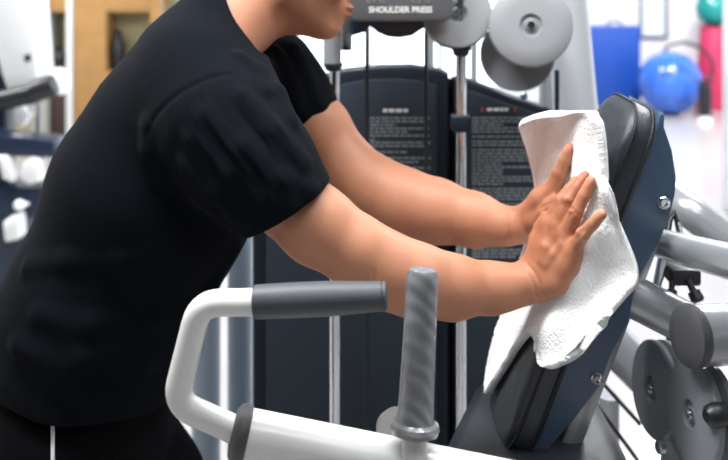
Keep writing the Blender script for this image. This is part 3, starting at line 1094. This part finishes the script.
def relax(v, f, it=1, w=0.5):
    """laplacian smoothing on the quad edges"""
    e = np.concatenate([f[:, [0, 1]], f[:, [1, 2]], f[:, [2, 3]], f[:, [3, 0]]])
    for _ in range(it):
        s = np.zeros_like(v)
        c = np.zeros(len(v))
        np.add.at(s, e[:, 0], v[e[:, 1]])
        np.add.at(c, e[:, 0], 1)
        np.add.at(s, e[:, 1], v[e[:, 0]])
        np.add.at(c, e[:, 1], 1)
        v = v * (1 - w) + w * s / np.maximum(c, 1)[:, None]
    return v


def mesh_from(name, v, f):
    me = bpy.data.meshes.new(name)
    me.vertices.add(len(v))
    me.vertices.foreach_set('co', v.astype(np.float32).ravel())
    me.loops.add(f.size)
    me.loops.foreach_set('vertex_index', f.astype(np.int32).ravel())
    me.polygons.add(len(f))
    me.polygons.foreach_set('loop_start', np.arange(0, f.size, 4, dtype=np.int32))
    me.polygons.foreach_set('loop_total', np.full(len(f), 4, np.int32))
    me.polygons.foreach_set('use_smooth', np.ones(len(f), bool))
    me.update(calc_edges=True)
    me.validate()
    return me


def R_(px, Y):
    return px * Y / F


def Q(px, py, Y, rpx):
    """joint on the picture ray with a radius in pixels"""
    return (P(px, py, Y), R_(rpx, Y))


def wave3(v, s, seed):
    """cheap smooth 3D noise of the point array"""
    r = np.random.default_rng(seed)
    out = np.zeros(len(v))
    for k in range(7):
        d = r.normal(size=3)
        d /= np.linalg.norm(d)
        out += np.sin(v @ d * s * r.uniform(.6, 1.7) + r.uniform(0, 6.28))
    return out / 7


YC = 1.585                                   # middle plane of the body
person = thing('person', 'person in black t-shirt leaning forward, wiping the back pad with a towel', 'person', (P(60, 0, YC).x, YC, 0))

# ---- head frame
TL = math.radians(15)
HC = P(304, -39, 1.63)
HF = Vector((math.cos(TL), -0.05, -math.sin(TL))).normalized()
HUv = Vector((math.sin(TL), 0, math.cos(TL)))
HL = HUv.cross(HF).normalized()              # towards the person's left (away from the camera)
HUv = HF.cross(HL).normalized()
AXH = (HF, HL, HUv)


def hp(f, l, u):
    return HC + HF * f + HL * l + HUv * u


body = SDF()
# torso core and legs (under the clothes)
body.chain([(P(82, 415, YC), .12), (P(106, 312, YC), .115), (P(165, 180, YC), .125), (P(200, 105, YC), .095)], .05, .72)
for sy, kx in ((-1, 0.0), (1, 0.06)):
    hip = P(78, 420, YC) + Vector((0, sy * .095, -.02))
    knee = Vector((hip.x + .13 + kx, YC + sy * .12, .44))
    ank = Vector((hip.x - .05 + kx, YC + sy * .13, .09))
    body.chain([(hip, .085), (knee, .052), (ank + Vector((.0, 0, .18)), .05), (ank, .036)], .03)
# neck
body.chain([(P(205, 30, YC + .02), .062), (P(238, 18, 1.61), .060), (P(284, -12, 1.63), .056)], .03)
body.cone(P(200, 85, YC - .1), P(245, 15, 1.61), .05, .045, .05)
# head
body.ell(hp(-.022, 0, .035), (.098, .076, .088), AXH, .03)
body.ell(hp(.018, 0, -.01), (.072, .066, .085), AXH, .03)
body.cone(hp(.000, -.046, -.062), hp(.062, -.014, -.098), .026, .020, .025)
body.cone(hp(.000, .046, -.062), hp(.062, .014, -.098), .026, .020, .025)
body.ell(hp(.070, 0, -.100), (.022, .024, .020), AXH, .018)            # chin
body.cone(hp(.052, 0, -.090), hp(-.030, 0, -.098), .030, .040, .025)   # under the jaw
body.cone(P(270, 6, 1.62), P(316, 15, 1.63), .042, .030, .02)
body.ell(hp(.082, 0, -.063), (.020, .028, .030), AXH, .015)            # muzzle
body.ell(hp(.099, 0, -.0585), (.010, .019, .0062), AXH, .004)          # upper lip
body.ell(hp(.097, 0, -.0715), (.010, .017, .0072), AXH, .004)          # lower lip
body.cone(hp(.108, -.019, -.0652), hp(.108, .019, -.0652), .0022, .0022, .003, op='s')
body.cone(hp(.094, 0, .022), hp(.113, 0, -.026), .008, .0115, .012)    # nose bridge, tip
for s in (-1, 1):
    body.ell(hp(.099, s * .012, -.030), (.012, .008, .008), AXH, .006)
    body.ell(hp(.093, s * .031, .018), (.016, .017, .013), AXH, .012, 's')   # eye sockets
    body.ell(hp(.078, s * .031, .017), (.014, .016, .0135), AXH, .006)
    body.cone(hp(.090, s * .012, .038), hp(.078, s * .050, .036), .008, .007, .012)  # brow
    body.ell(hp(.066, s * .044, -.022), (.022, .018, .018), AXH, .02)    # cheek
    body.ell(hp(-.012, s * .078, -.004), (.020, .007, .032), AXH, .006)  # ear
    body.ell(hp(-.008, s * .085, -.004), (.012, .005, .020), AXH, .003, 's')
# arms
nearArm = [Q(212, 118, 1.42, 40), Q(262, 178, 1.405, 39), Q(318, 226, 1.39, 37), Q(358, 252, 1.385, 33.5), Q(386, 270, 1.39, 35.5), Q(418, 281, 1.395, 34.5), Q(452, 287, 1.41, 30), Q(492, 288, 1.43, 23.5), Q(520, 286, 1.44, 19)]
farArm = [Q(268, 78, 1.77, 33), Q(318, 128, 1.74, 31), Q(348, 170, 1.71, 30), Q(372, 189, 1.685, 32.5), Q(402, 203, 1.66, 33.5), Q(436, 211, 1.64, 30.5), Q(475, 220, 1.62, 25.5), Q(505, 226, 1.60, 18.5)]
body.chain(nearArm, .018)
body.chain(farArm, .018)


def hand(W, mcps, pips, tips, thumb, rads, border, kf=.004):
    """wrist, four knuckles, finger joints and tips (index..little), thumb chain, outer border of the palm"""
    for i in range(4):
        body.cone(W, mcps[i], .0170, .0125, .010)
        if i:
            body.cone(mcps[i - 1], mcps[i], .0105, .0105, .008)
            body.cone(W.lerp(mcps[i - 1], .6), W.lerp(mcps[i], .6), .0125, .0125, .012)
        r = rads[i]
        dip = pips[i].lerp(tips[i], .52)
        body.cone(mcps[i], pips[i], r * 1.22, r, .006)
        body.cone(pips[i], dip, r * 1.02, r * .93, .003)
        body.cone(dip, tips[i], r * .94, r * .78, .003)
        body.ell(pips[i], (r * 1.07,) * 3, None, .003)
    for (a, ra), (b, rb) in zip(border[:-1], border[1:]):
        body.cone(a, b, ra, rb, .014)
    body.chain([(W.lerp(thumb[0], .3), .016), (thumb[0], .0165), (thumb[1], .0125), (thumb[1].lerp(thumb[2], .5), .0108), (thumb[2], .0085)], .008)


rW = P(536, 281, 1.432)
r_m = [P(549, 224, 1.446), P(557, 227, 1.428), P(566, 238, 1.412), P(572, 252, 1.398)]
r_p = [P(561, 201, 1.446), P(568, 201, 1.426), P(576, 212, 1.402), P(583, 234, 1.376)]
r_t = [P(576, 181, 1.452), P(585, 176, 1.436), P(591, 181, 1.404), P(602, 214, 1.360)]
body.cone(P(510, 286, 1.435), P(534, 281, 1.434), R_(20, 1.435), R_(18, 1.435), .012)
hand(rW, r_m, r_p, r_t, [P(533, 262, 1.462), P(537, 240, 1.482), P(545, 216, 1.495)], (.0104, .0106, .0104, .0098),
     [(P(541, 290, 1.424), .0175), (P(558, 281, 1.408), .0175), (P(568, 266, 1.400), .0150), (P(572, 253, 1.398), .0125)])
body.cone(P(529, 266, 1.445), P(547, 228, 1.446), .0150, .0125, .014)
lW = P(520, 226, 1.590)
l_m = [P(547, 201, 1.555), P(547, 203, 1.575), P(546, 206, 1.595), P(543, 209, 1.612)]
l_p = [P(559, 173, 1.546), P(561, 177, 1.574), P(560, 182, 1.596), P(556, 190, 1.613)]
l_t = [P(570, 149, 1.540), P(570, 154, 1.570), P(568, 161, 1.596), P(563, 172, 1.614)]
body.cone(P(500, 226, 1.60), lW, R_(18.5, 1.6), R_(17.5, 1.6), .012)
hand(lW, l_m, l_p, l_t, [P(535, 221, 1.562), P(546, 213, 1.540), P(556, 200, 1.528)], (.0122, .0098, .0095, .0085),
     [(P(524, 216, 1.585), .018), (P(541, 199, 1.562), .017), (P(549, 193, 1.556), .0145)])
# creases of the near wrist and finger joints


def surf_of(sdf, px, py, y0=1.2, y1=1.9):
    ys = np.linspace(y0, y1, 700)
    d = sdf.eval((px - 364) / F * ys, ys, H - (py - YH) / F * ys)
    i = int(np.argmax(d < 0))
    return P(px, py, ys[i]) if d[i] < 0 else None


for line in ([(527, 264), (534, 272), (540, 283), (545, 297)], [(524, 268), (530, 276), (535, 288), (538, 299)], [(561, 205), (566, 202), (571, 205)], [(563, 209), (568, 206), (573, 209)],
             [(570, 215), (575, 212), (579, 215)], [(578, 236), (582, 231), (586, 230)], [(576, 239), (580, 236)], [(507, 212), (508, 225), (509, 240)],
             [(541, 208), (550, 203)], [(362, 300), (372, 285), (374, 270)]):
    pts_ = [surf_of(body, *q) for q in line]
    pts_ = [q + Vector((0, -.0008, 0)) for q in pts_ if q is not None]
    for a_, b_ in zip(pts_[:-1], pts_[1:]):
        body.cone(a_, b_, .0012, .0012, .0035, 1.0, 's')
# tendons on the back of the near hand
for m_ in r_m[:3]:
    pts_ = []
    for t_ in (.35, .6, .85):
        q = rW.lerp(m_, t_)
        px_, py_ = 364 + q.x / q.y * F, YH + (H - q.z) / q.y * F
        h_ = surf_of(body, px_, py_)
        if h_ is not None:
            pts_.append(h_ + Vector((0, .0025, 0)))
    for a_, b_ in zip(pts_[:-1], pts_[1:]):
        body.cone(a_, b_, .0032, .0032, .008)

V, Fq = body.mesh(0.0025)
V = relax(V, Fq, 1, .3)
me = mesh_from('body', V, Fq)
# natural colouring of the skin: redder hands and knuckles, lips, nails, brows
tint = np.ones((len(V), 4), np.float32)


def dab(c, r, col, soft=1.0):
    d = np.linalg.norm(V - np.array(c), axis=1) / r
    w = np.clip((1 - d) / soft + 0.0, 0, 1)[:, None]
    w = w * w * (3 - 2 * w)
    tint[:, :3] = tint[:, :3] * (1 - w) + tint[:, :3] * np.array(col) * w


for c in (P(555, 250, 1.45), P(575, 205, 1.45), P(545, 195, 1.57)):
    dab(c, .10, (.86, .76, .70), .6)
for c in r_p + l_p:
    dab(c, .011, (.86, .70, .66))
for c in r_m + l_m:
    dab(c, .015, (.93, .80, .76))
for a, b in list(zip(r_p, r_t)) + list(zip(l_p, l_t)):
    nail = b + Vector((-.006, -.005, .003))
    dab(nail, .0085, (1.35, 1.25, 1.25), .3)
dab(hp(.103, 0, -.060), .016, (.85, .55, .58), .5)
dab(hp(.101, 0, -.072), .016, (.85, .55, .58), .5)
for s in (-1, 1):
    for q in range(5):
        dab(hp(.098 - q * .004, s * (.016 + q * .008), .036), .008, (.15, .13, .12), .6)
ca = me.attributes.new('tint', 'FLOAT_COLOR', 'POINT')
ca.data.foreach_set('color', tint.ravel())
bo_ = link('body', me, M['skin'], person)

for s in (-1, 1):
    e = lathe('eye', hp(.074, s * .031, .017), HF, [(-.012, 0), (-.008, .009), (0, .0122), (.006, .0106), (.010, .007), (.0122, 0)], M['eye'], person, 20)
    lathe('iris', hp(.074, s * .031, .017) + HF * .0085, HF, [(0, .0078), (.0025, .005), (.0038, 0)], M['iris'], e, 16)

# ---- hair: cap over the skull, short at nape and sides
hair = SDF()
hair.ell(hp(-.026, 0, .042), (.106, .084, .094), AXH, .02)
hair.ell(hp(-.06, 0, -.015), (.062, .070, .068), AXH, .03)
hair.ell(hp(.075, 0, -.01), (.055, .12, .075), AXH, .02, 's')
hair.ell(hp(.02, 0, -.085), (.085, .12, .075), AXH, .02, 's')
for s in (-1, 1):
    hair.ell(hp(-.008, s * .085, -.012), (.026, .03, .034), AXH, .008, 's')
v, f = hair.mesh(0.004)
nrm = (v - np.array(HC))
v = v + nrm / np.linalg.norm(nrm, axis=1)[:, None] * (wave3(v, 260, 3) * .003)[:, None]
link('hair', mesh_from('hair', v, f), M['hair'], person)

# ---- t-shirt
sh_ = SDF()
sh_.chain([(P(80, 405, YC), R_(100, YC)), (P(104, 312, YC), R_(96, YC)), (P(155, 190, YC), R_(97, YC)), (P(186, 120, YC), R_(83, YC)), (P(208, 72, YC), R_(62, YC))], .05, .90)
sh_.cone(P(196, 58, YC - .03), P(214, 28, YC), R_(50, YC), R_(42, YC), .05, .8)
sleeveN = [(P(204, 92, 1.47), .090), (P(222, 124, 1.415), .081), (P(256, 168, 1.395), .077), (P(294, 213, 1.385), .0715)]
sleeveF = [(P(240, 78, 1.70), .085), (P(270, 76, 1.76), .082), (P(294, 100, 1.755), .066), (P(320, 132, 1.745), .056)]
sh_.chain(sleeveN, .065)
sh_.chain(sleeveF, .045)


def plane_cut(pt, nrm, c, r):
    """half space beyond a hem, limited to a ball round it"""
    pt, nrm, c = np.array(pt), np.array(Vector(nrm).normalized()), np.array(c)

    def fn(x, y, z):
        a = -((x - pt[0]) * nrm[0] + (y - pt[1]) * nrm[1] + (z - pt[2]) * nrm[2])
        b = np.sqrt((x - c[0]) ** 2 + (y - c[1]) ** 2 + (z - c[2]) ** 2) - r
        return np.maximum(a, b)
    return fn


def cutter(sdf, pt, nrm, r=.16, off=.1):
    nrm = Vector(nrm).normalized()
    c = Vector(pt) + nrm * off
    sdf.func(plane_cut(pt, nrm, c, r), np.array(c) - r, np.array(c) + r, .004, 's')


# folds: raised ridges and grooves drawn as thin capsules on the surface
def fold(pts, r, k=.02, op='u'):
    for a, b in zip(pts[:-1], pts[1:]):
        sh_.cone(a, b, r, r, k, 1.0, op)


def surf(px, py, target=None, y0=1.15, y1=1.9):
    """first hit of the picture ray with the shirt"""
    ys = np.linspace(y0, y1, 400)
    x = (px - 364) / F * ys
    z = H - (py - YH) / F * ys
    d = (target or sh_).eval(x, ys, z)
    i = np.argmax(d < 0)
    if d[i] >= 0:
        return None
    return P(px, py, ys[i])


def foldpx(pl, depth, r, op='u', k=.018):
    pts = [surf(*p) for p in pl]
    pts = [p + Vector((0, depth, 0)) for p in pts if p is not None]
    if len(pts) > 1:
        fold(pts, r, k, op)


FOLDS = [
    ([(150, 128), (152, 150), (162, 178)], .012, .014),
    ([(205, 118), (240, 150), (278, 182), (306, 192)], .010, .013),
    ([(196, 140), (232, 172), (262, 200), (284, 206)], .011, .013),
    ([(190, 165), (218, 192), (244, 216)], .011, .013),
    ([(240, 100), (270, 132), (300, 166)], .011, .012),
    ([(160, 250), (120, 262), (70, 262), (30, 270)], .014, .014),
    ([(200, 300), (150, 322), (90, 325), (40, 318)], .014, .015),
    ([(190, 345), (140, 362), (80, 362), (20, 350)], .014, .015),
    ([(232, 250), (205, 290), (185, 330)], .012, .013),
    ([(275, 55), (290, 85), (300, 112)], .010, .012),
    ([(292, 50), (306, 82), (318, 108)], .010, .011),
    ([(262, 62), (276, 95), (288, 122)], .010, .011),
    ([(240, 60), (258, 74), (262, 92)], .010, .010),
]
for pl_, d_, r_ in FOLDS:
    foldpx(pl_, d_, r_)
# shoulder seam groove
SEAM = [(231, 74), (214, 77), (196, 84), (178, 94), (163, 107), (153, 120), (148, 134)]
foldpx(SEAM, -.0005, .0022, 's', .005)
hemN, hemF = P(287.5, 208.5, 1.385), P(315, 124.5, 1.745)
dN = Vector((P(325, 250, 1.38) - P(262, 178, 1.405)))
hN = (P(325, 183, 1.40) - P(251, 234, 1.375))
vN = Vector((hN.z, 0, -hN.x))
if vN.x < 0:
    vN = -vN
cutter(sh_, hemN, vN)
hF_ = (P(337, 110, 1.74) - P(293, 138, 1.74))
vF = Vector((hF_.z, 0, -hF_.x))
if vF.x < 0:
    vF = -vF
cutter(sh_, hemF, vF, .14, .09)
# hollow inside the sleeves
for hem, vv, r in ((hemN, vN, .0655), (hemF, vF, .050)):
    vv = vv.normalized()
    sh_.cone(hem + vv * .02, hem - vv * .05, r, r - .006, .004, 1.0, 's')
# neck opening and waist hem
nd = (P(284, -12, 1.63) - P(225, 22, YC)).normalized()
ncol = (P(248, 63, 1.60) - P(218, 0, 1.58))
cutter(sh_, P(234, 31, YC), Vector((-ncol.z, 0, ncol.x)) * (1 if -ncol.z > 0 else -1), .11, .1)
cutter(sh_, Vector((-.5, YC, .895)), (-.08, 0, -1), .42, .38)
v, f = sh_.mesh(0.0035)
v = relax(v, f, 2, .5)
dirs = v - np.array(P(140, 220, YC))
v = v + np.stack([np.zeros(len(v)), wave3(v, 22, 11) * .004 + wave3(v, 55, 12) * .0012, np.zeros(len(v))], 1)
# drag wrinkles running down the near sleeve and round the waist
sa, sb = np.array(P(215, 95, 1.41)), np.array(hemN)
ad = (sb - sa) / np.linalg.norm(sb - sa)
side = np.cross(ad, (0, 1.0, 0))
side /= np.linalg.norm(side)
tpar = (v - sa) @ ad
tper = (v - sa) @ side
wS = np.clip(1 - np.abs(tpar - .10) / .13, 0, 1) * (v[:, 1] < 1.47) * np.clip(1 - np.abs(tper) / .13, 0, 1) ** .5
dW = wS * (np.sin(tper * 250 + tpar * 26 + 1.3 * np.sin(tpar * 40)) * .0019 + np.sin(tper * 430 - tpar * 45) * .0008 + np.sin(tper * 120 + 1 - tpar * 12) * .0014)
wB = np.clip((1.10 - v[:, 2]) / .2, 0, 1)
dW += wB * (np.sin(v[:, 2] * 75 + v[:, 0] * 30 + 1.5 * np.sin(v[:, 0] * 14)) * .0035)
v[:, 1] -= dW
v[:, 0] -= dW * .5
shirt = link('t_shirt', mesh_from('t_shirt', v, f), M['cloth_black'], person)
# rib collar lying round the neck opening
cc = P(233, 29, 1.598)
ca_, cb_ = (P(248, 62, 1.598) - P(219, 0, 1.598)) * .5, Vector((.012, .074, 0))
pts = [cc + ca_ * math.cos(2 * math.pi * k / 36) + cb_ * math.sin(2 * math.pi * k / 36) for k in range(36)]
bm = bmesh.new()
nn = 10
rings = []
axc = ca_.cross(cb_).normalized()
for i in range(36):
    t = (pts[(i + 1) % 36] - pts[i - 1]).normalized()
    o2 = t.cross(axc).normalized()
    rings.append([bm.verts.new(pts[i] + o2 * math.cos(2 * math.pi * j / nn) * .0045 + axc * math.sin(2 * math.pi * j / nn) * .010) for j in range(nn)])
for i in range(36):
    for j in range(nn):
        bm.faces.new((rings[i][j], rings[i][(j + 1) % nn], rings[(i + 1) % 36][(j + 1) % nn], rings[(i + 1) % 36][j]))
link('collar', bm_mesh('collar', bm), M['cloth_black'], shirt)

# ---- trousers with white side piping, shoes
tr = SDF()
tr.chain([(P(86, 360, YC), .145), (P(78, 428, YC), .158)], .04, .86)
legs = []
for sy, kx in ((-1, 0.0), (1, 0.06)):
    hip = P(78, 420, YC) + Vector((0, sy * .095, -.02))
    knee = Vector((hip.x + .13 + kx, YC + sy * .12, .44))
    ank = Vector((hip.x - .05 + kx, YC + sy * .13, .09))
    legs.append((hip, knee, ank))
    tr.chain([(hip, .118), (hip.lerp(knee, .5) + Vector((.0, 0, 0)), .100), (knee, .078), (ank + Vector((0, 0, .16)), .070), (ank + Vector((0, 0, -.02)), .062)], .05)
cutter(tr, Vector((-.5, YC, .93)), (0, 0, 1), .3, .25)
for hip, knee, ank in legs:
    cutter(tr, ank + Vector((0, 0, -.045)), (0, 0, -1), .1, .08)
v, f = tr.mesh(0.006)
v = v + np.stack([wave3(v, 30, 21), wave3(v, 30, 22), np.zeros(len(v))], 1) * .004
trou = link('trousers', mesh_from('trousers', v, f), M['trouser'], person)
sp = [surf(53, y, tr) for y in range(402, 500, 8)]
sp = [p + Vector((0, -.001, 0)) for p in sp if p is not None]
if len(sp) > 2:
    tube('side_piping', sp, 0.0032, M['piping_white'], trou, 10, label='white side piping')
for hip, knee, ank in legs:
    s = SDF()
    s.chain([(ank + Vector((-.03, 0, -.038)), .040), (ank + Vector((.06, 0, -.042)), .042), (ank + Vector((.15, 0, -.052)), .034)], .03)
    s.cone(ank + Vector((-.02, 0, -.03)), ank + Vector((-.01, 0, .02)), .04, .042, .02)
    c0 = ank + Vector((.05, 0, -.09 - .5 + .012))
    lo, hi = np.array(c0) - .5, np.array(c0) + .5

    def under(x, y, z, zz=0.012):
        return (z - zz) + 0 * x + 0 * y
    s.func(under, lo, hi, .004, 's')
    v, f = s.mesh(0.005)
    shoe = link('shoe', mesh_from('shoe', v, f), M['shoe'], person)
    so_ = [(-.075, -.03), (-.06, -.042), (.0, -.042), (.08, -.047), (.15, -.043), (.185, -.02), (.185, .02), (.15, .043), (.08, .047), (0, .042), (-.06, .042), (-.075, .03)]
    prism('sole', smooth_loop(so_, 4), 0, .022, M['sole'], shoe, (Vector((ank.x, ank.y, 0)), (1, 0, 0), (0, 1, 0), (0, 0, 1)), .004)

# ------------------------------------------------------------------ the towel
CT = [  # rows from the top edge down; columns from the far edge to the near edge (pixel x, y, distance)
    [(521, 121, 1.60), (534, 116, 1.585), (550, 114, 1.56), (568, 112, 1.53), (584, 111, 1.49), (594, 113, 1.455), (597, 118, 1.42)],
    [(521, 129, 1.605), (535, 127, 1.595), (551, 126, 1.575), (568, 124, 1.54), (585, 121, 1.49), (597, 123, 1.45), (600, 132, 1.412)],
    [(529, 158, 1.62), (540, 158, 1.615), (553, 156, 1.60), (566, 152, 1.565), (583, 150, 1.50), (598, 152, 1.45), (603, 158, 1.408)],
    [(536, 190, 1.63), (545, 192, 1.62), (556, 192, 1.60), (568, 190, 1.555), (586, 187, 1.495), (602, 187, 1.445), (609, 192, 1.402)],
    [(532, 228, 1.63), (541, 230, 1.61), (553, 230, 1.58), (571, 228, 1.525), (592, 226, 1.465), (613, 225, 1.425), (622, 228, 1.395)],
    [(524, 266, 1.62), (534, 268, 1.60), (549, 270, 1.56), (571, 270, 1.51), (597, 268, 1.455), (624, 268, 1.410), (637, 272, 1.385)],
    [(513, 300, 1.60), (524, 302, 1.58), (542, 302, 1.545), (566, 304, 1.495), (590, 304, 1.450), (614, 298, 1.405), (629, 288, 1.380)],
    [(500, 335, 1.59), (512, 332, 1.57), (530, 320, 1.54), (550, 328, 1.485), (572, 336, 1.440), (594, 326, 1.403), (612, 306, 1.380)],
    [(489, 372, 1.58), (502, 360, 1.57), (526, 330, 1.54), (544, 348, 1.475), (562, 358, 1.435), (582, 346, 1.403), (603, 322, 1.382)],
    [(487, 394, 1.58), (494, 386, 1.57), (533, 331, 1.54), (540, 362, 1.47), (553, 368, 1.435), (574, 355, 1.405), (598, 328, 1.384)],
]


def hit_Y(px, py, off):
    """distance at which the picture ray is `off` in front of the pad's front plane"""
    n1_, n2_ = pad_np(px, py, 1.0)[0], pad_np(px, py, 2.0)[0]
    return 1.0 + (off - n1_) / (n2_ - n1_)


rows = []
for ri, r in enumerate(CT):
    row = []
    for i, (x, y, Y) in enumerate(r):
        if Y > 1.42:
            hy = hit_Y(x, y, .016)
            Y = min(Y, hy) if hy > 1.41 else 1.40
        if i >= 4 and ri >= 4:                 # the near side falls free, sloping out towards its hem
            Y = min(Y, (1.398, 1.380, 1.362, 1.352, 1.350, 1.350)[ri - 4] + (6 - i) * .012)
        row.append(np.array(P(x, y, Y)))
    rows.append(row)
C = np.array(rows)


def resample(C, n, axis):
    """Catmull-Rom resampling along one axis"""
    m = C.shape[axis]
    C = np.moveaxis(C, axis, 0)
    ext = np.concatenate([2 * C[:1] - C[1:2], C, 2 * C[-1:] - C[-2:-1]])
    t = np.linspace(0, m - 1, n)
    i = np.minimum(t.astype(int), m - 2)
    s = (t - i).reshape(-1, *([1] * (C.ndim - 1)))
    p0, p1, p2, p3 = ext[i], ext[i + 1], ext[i + 2], ext[i + 3]
    out = 0.5 * (2 * p1 + (p2 - p0) * s + (2 * p0 - 5 * p1 + 4 * p2 - p3) * s ** 2 + (3 * p1 - p0 - 3 * p2 + p3) * s ** 3)
    return np.moveaxis(out, 0, axis)


NU, NV = 230, 150
G_ = resample(resample(C, NU, 0), NV, 1)
du = np.gradient(G_, axis=0)
dv = np.gradient(G_, axis=1)
nrm = np.cross(du, dv)
nrm /= np.linalg.norm(nrm, axis=2)[:, :, None] + 1e-9
if nrm[60, 60] @ np.array((-1.0, -1.0, 0)) < 0:
    nrm = -nrm
flat = G_.reshape(-1, 3)
uu, vv = np.meshgrid(np.linspace(0, 1, NU), np.linspace(0, 1, NV), indexing='ij')
wr = wave3(flat, 60, 31).reshape(NU, NV) * .0035 + wave3(flat, 130, 32).reshape(NU, NV) * .0010 + np.sin(vv * 15 + uu * 5 + 2 * np.sin(uu * 6)) * .0028
terry = rng.normal(size=(NU, NV)) * .0006
edge = np.minimum.reduce([uu, 1 - uu, vv, 1 - vv])
thick = .0055 + .003 * np.exp(-(edge / .02) ** 2) + .004 * np.exp(-((uu - .04) / .05) ** 2)
front = G_ + nrm * (wr + thick + terry)[:, :, None]
back = G_ + nrm * (wr - thick * .6)[:, :, None]
v = np.concatenate([front.reshape(-1, 3), back.reshape(-1, 3)])
idx = np.arange(NU * NV).reshape(NU, NV)
fr_ = np.stack([idx[:-1, :-1], idx[:-1, 1:], idx[1:, 1:], idx[1:, :-1]], -1).reshape(-1, 4)
bk_ = fr_[:, ::-1] + NU * NV
bd = np.concatenate([idx[0, :], idx[1:, -1], idx[-1, -2::-1], idx[-2:0:-1, 0]])
bn = np.roll(bd, -1)
sd_ = np.stack([bn, bd, bd + NU * NV, bn + NU * NV], -1)
tw = link('towel', mesh_from('towel', v, np.concatenate([fr_, bk_, sd_])), M['terry'])
tagp(tw, 'crumpled white terry towel pressed against the back pad under both hands', 'towel')
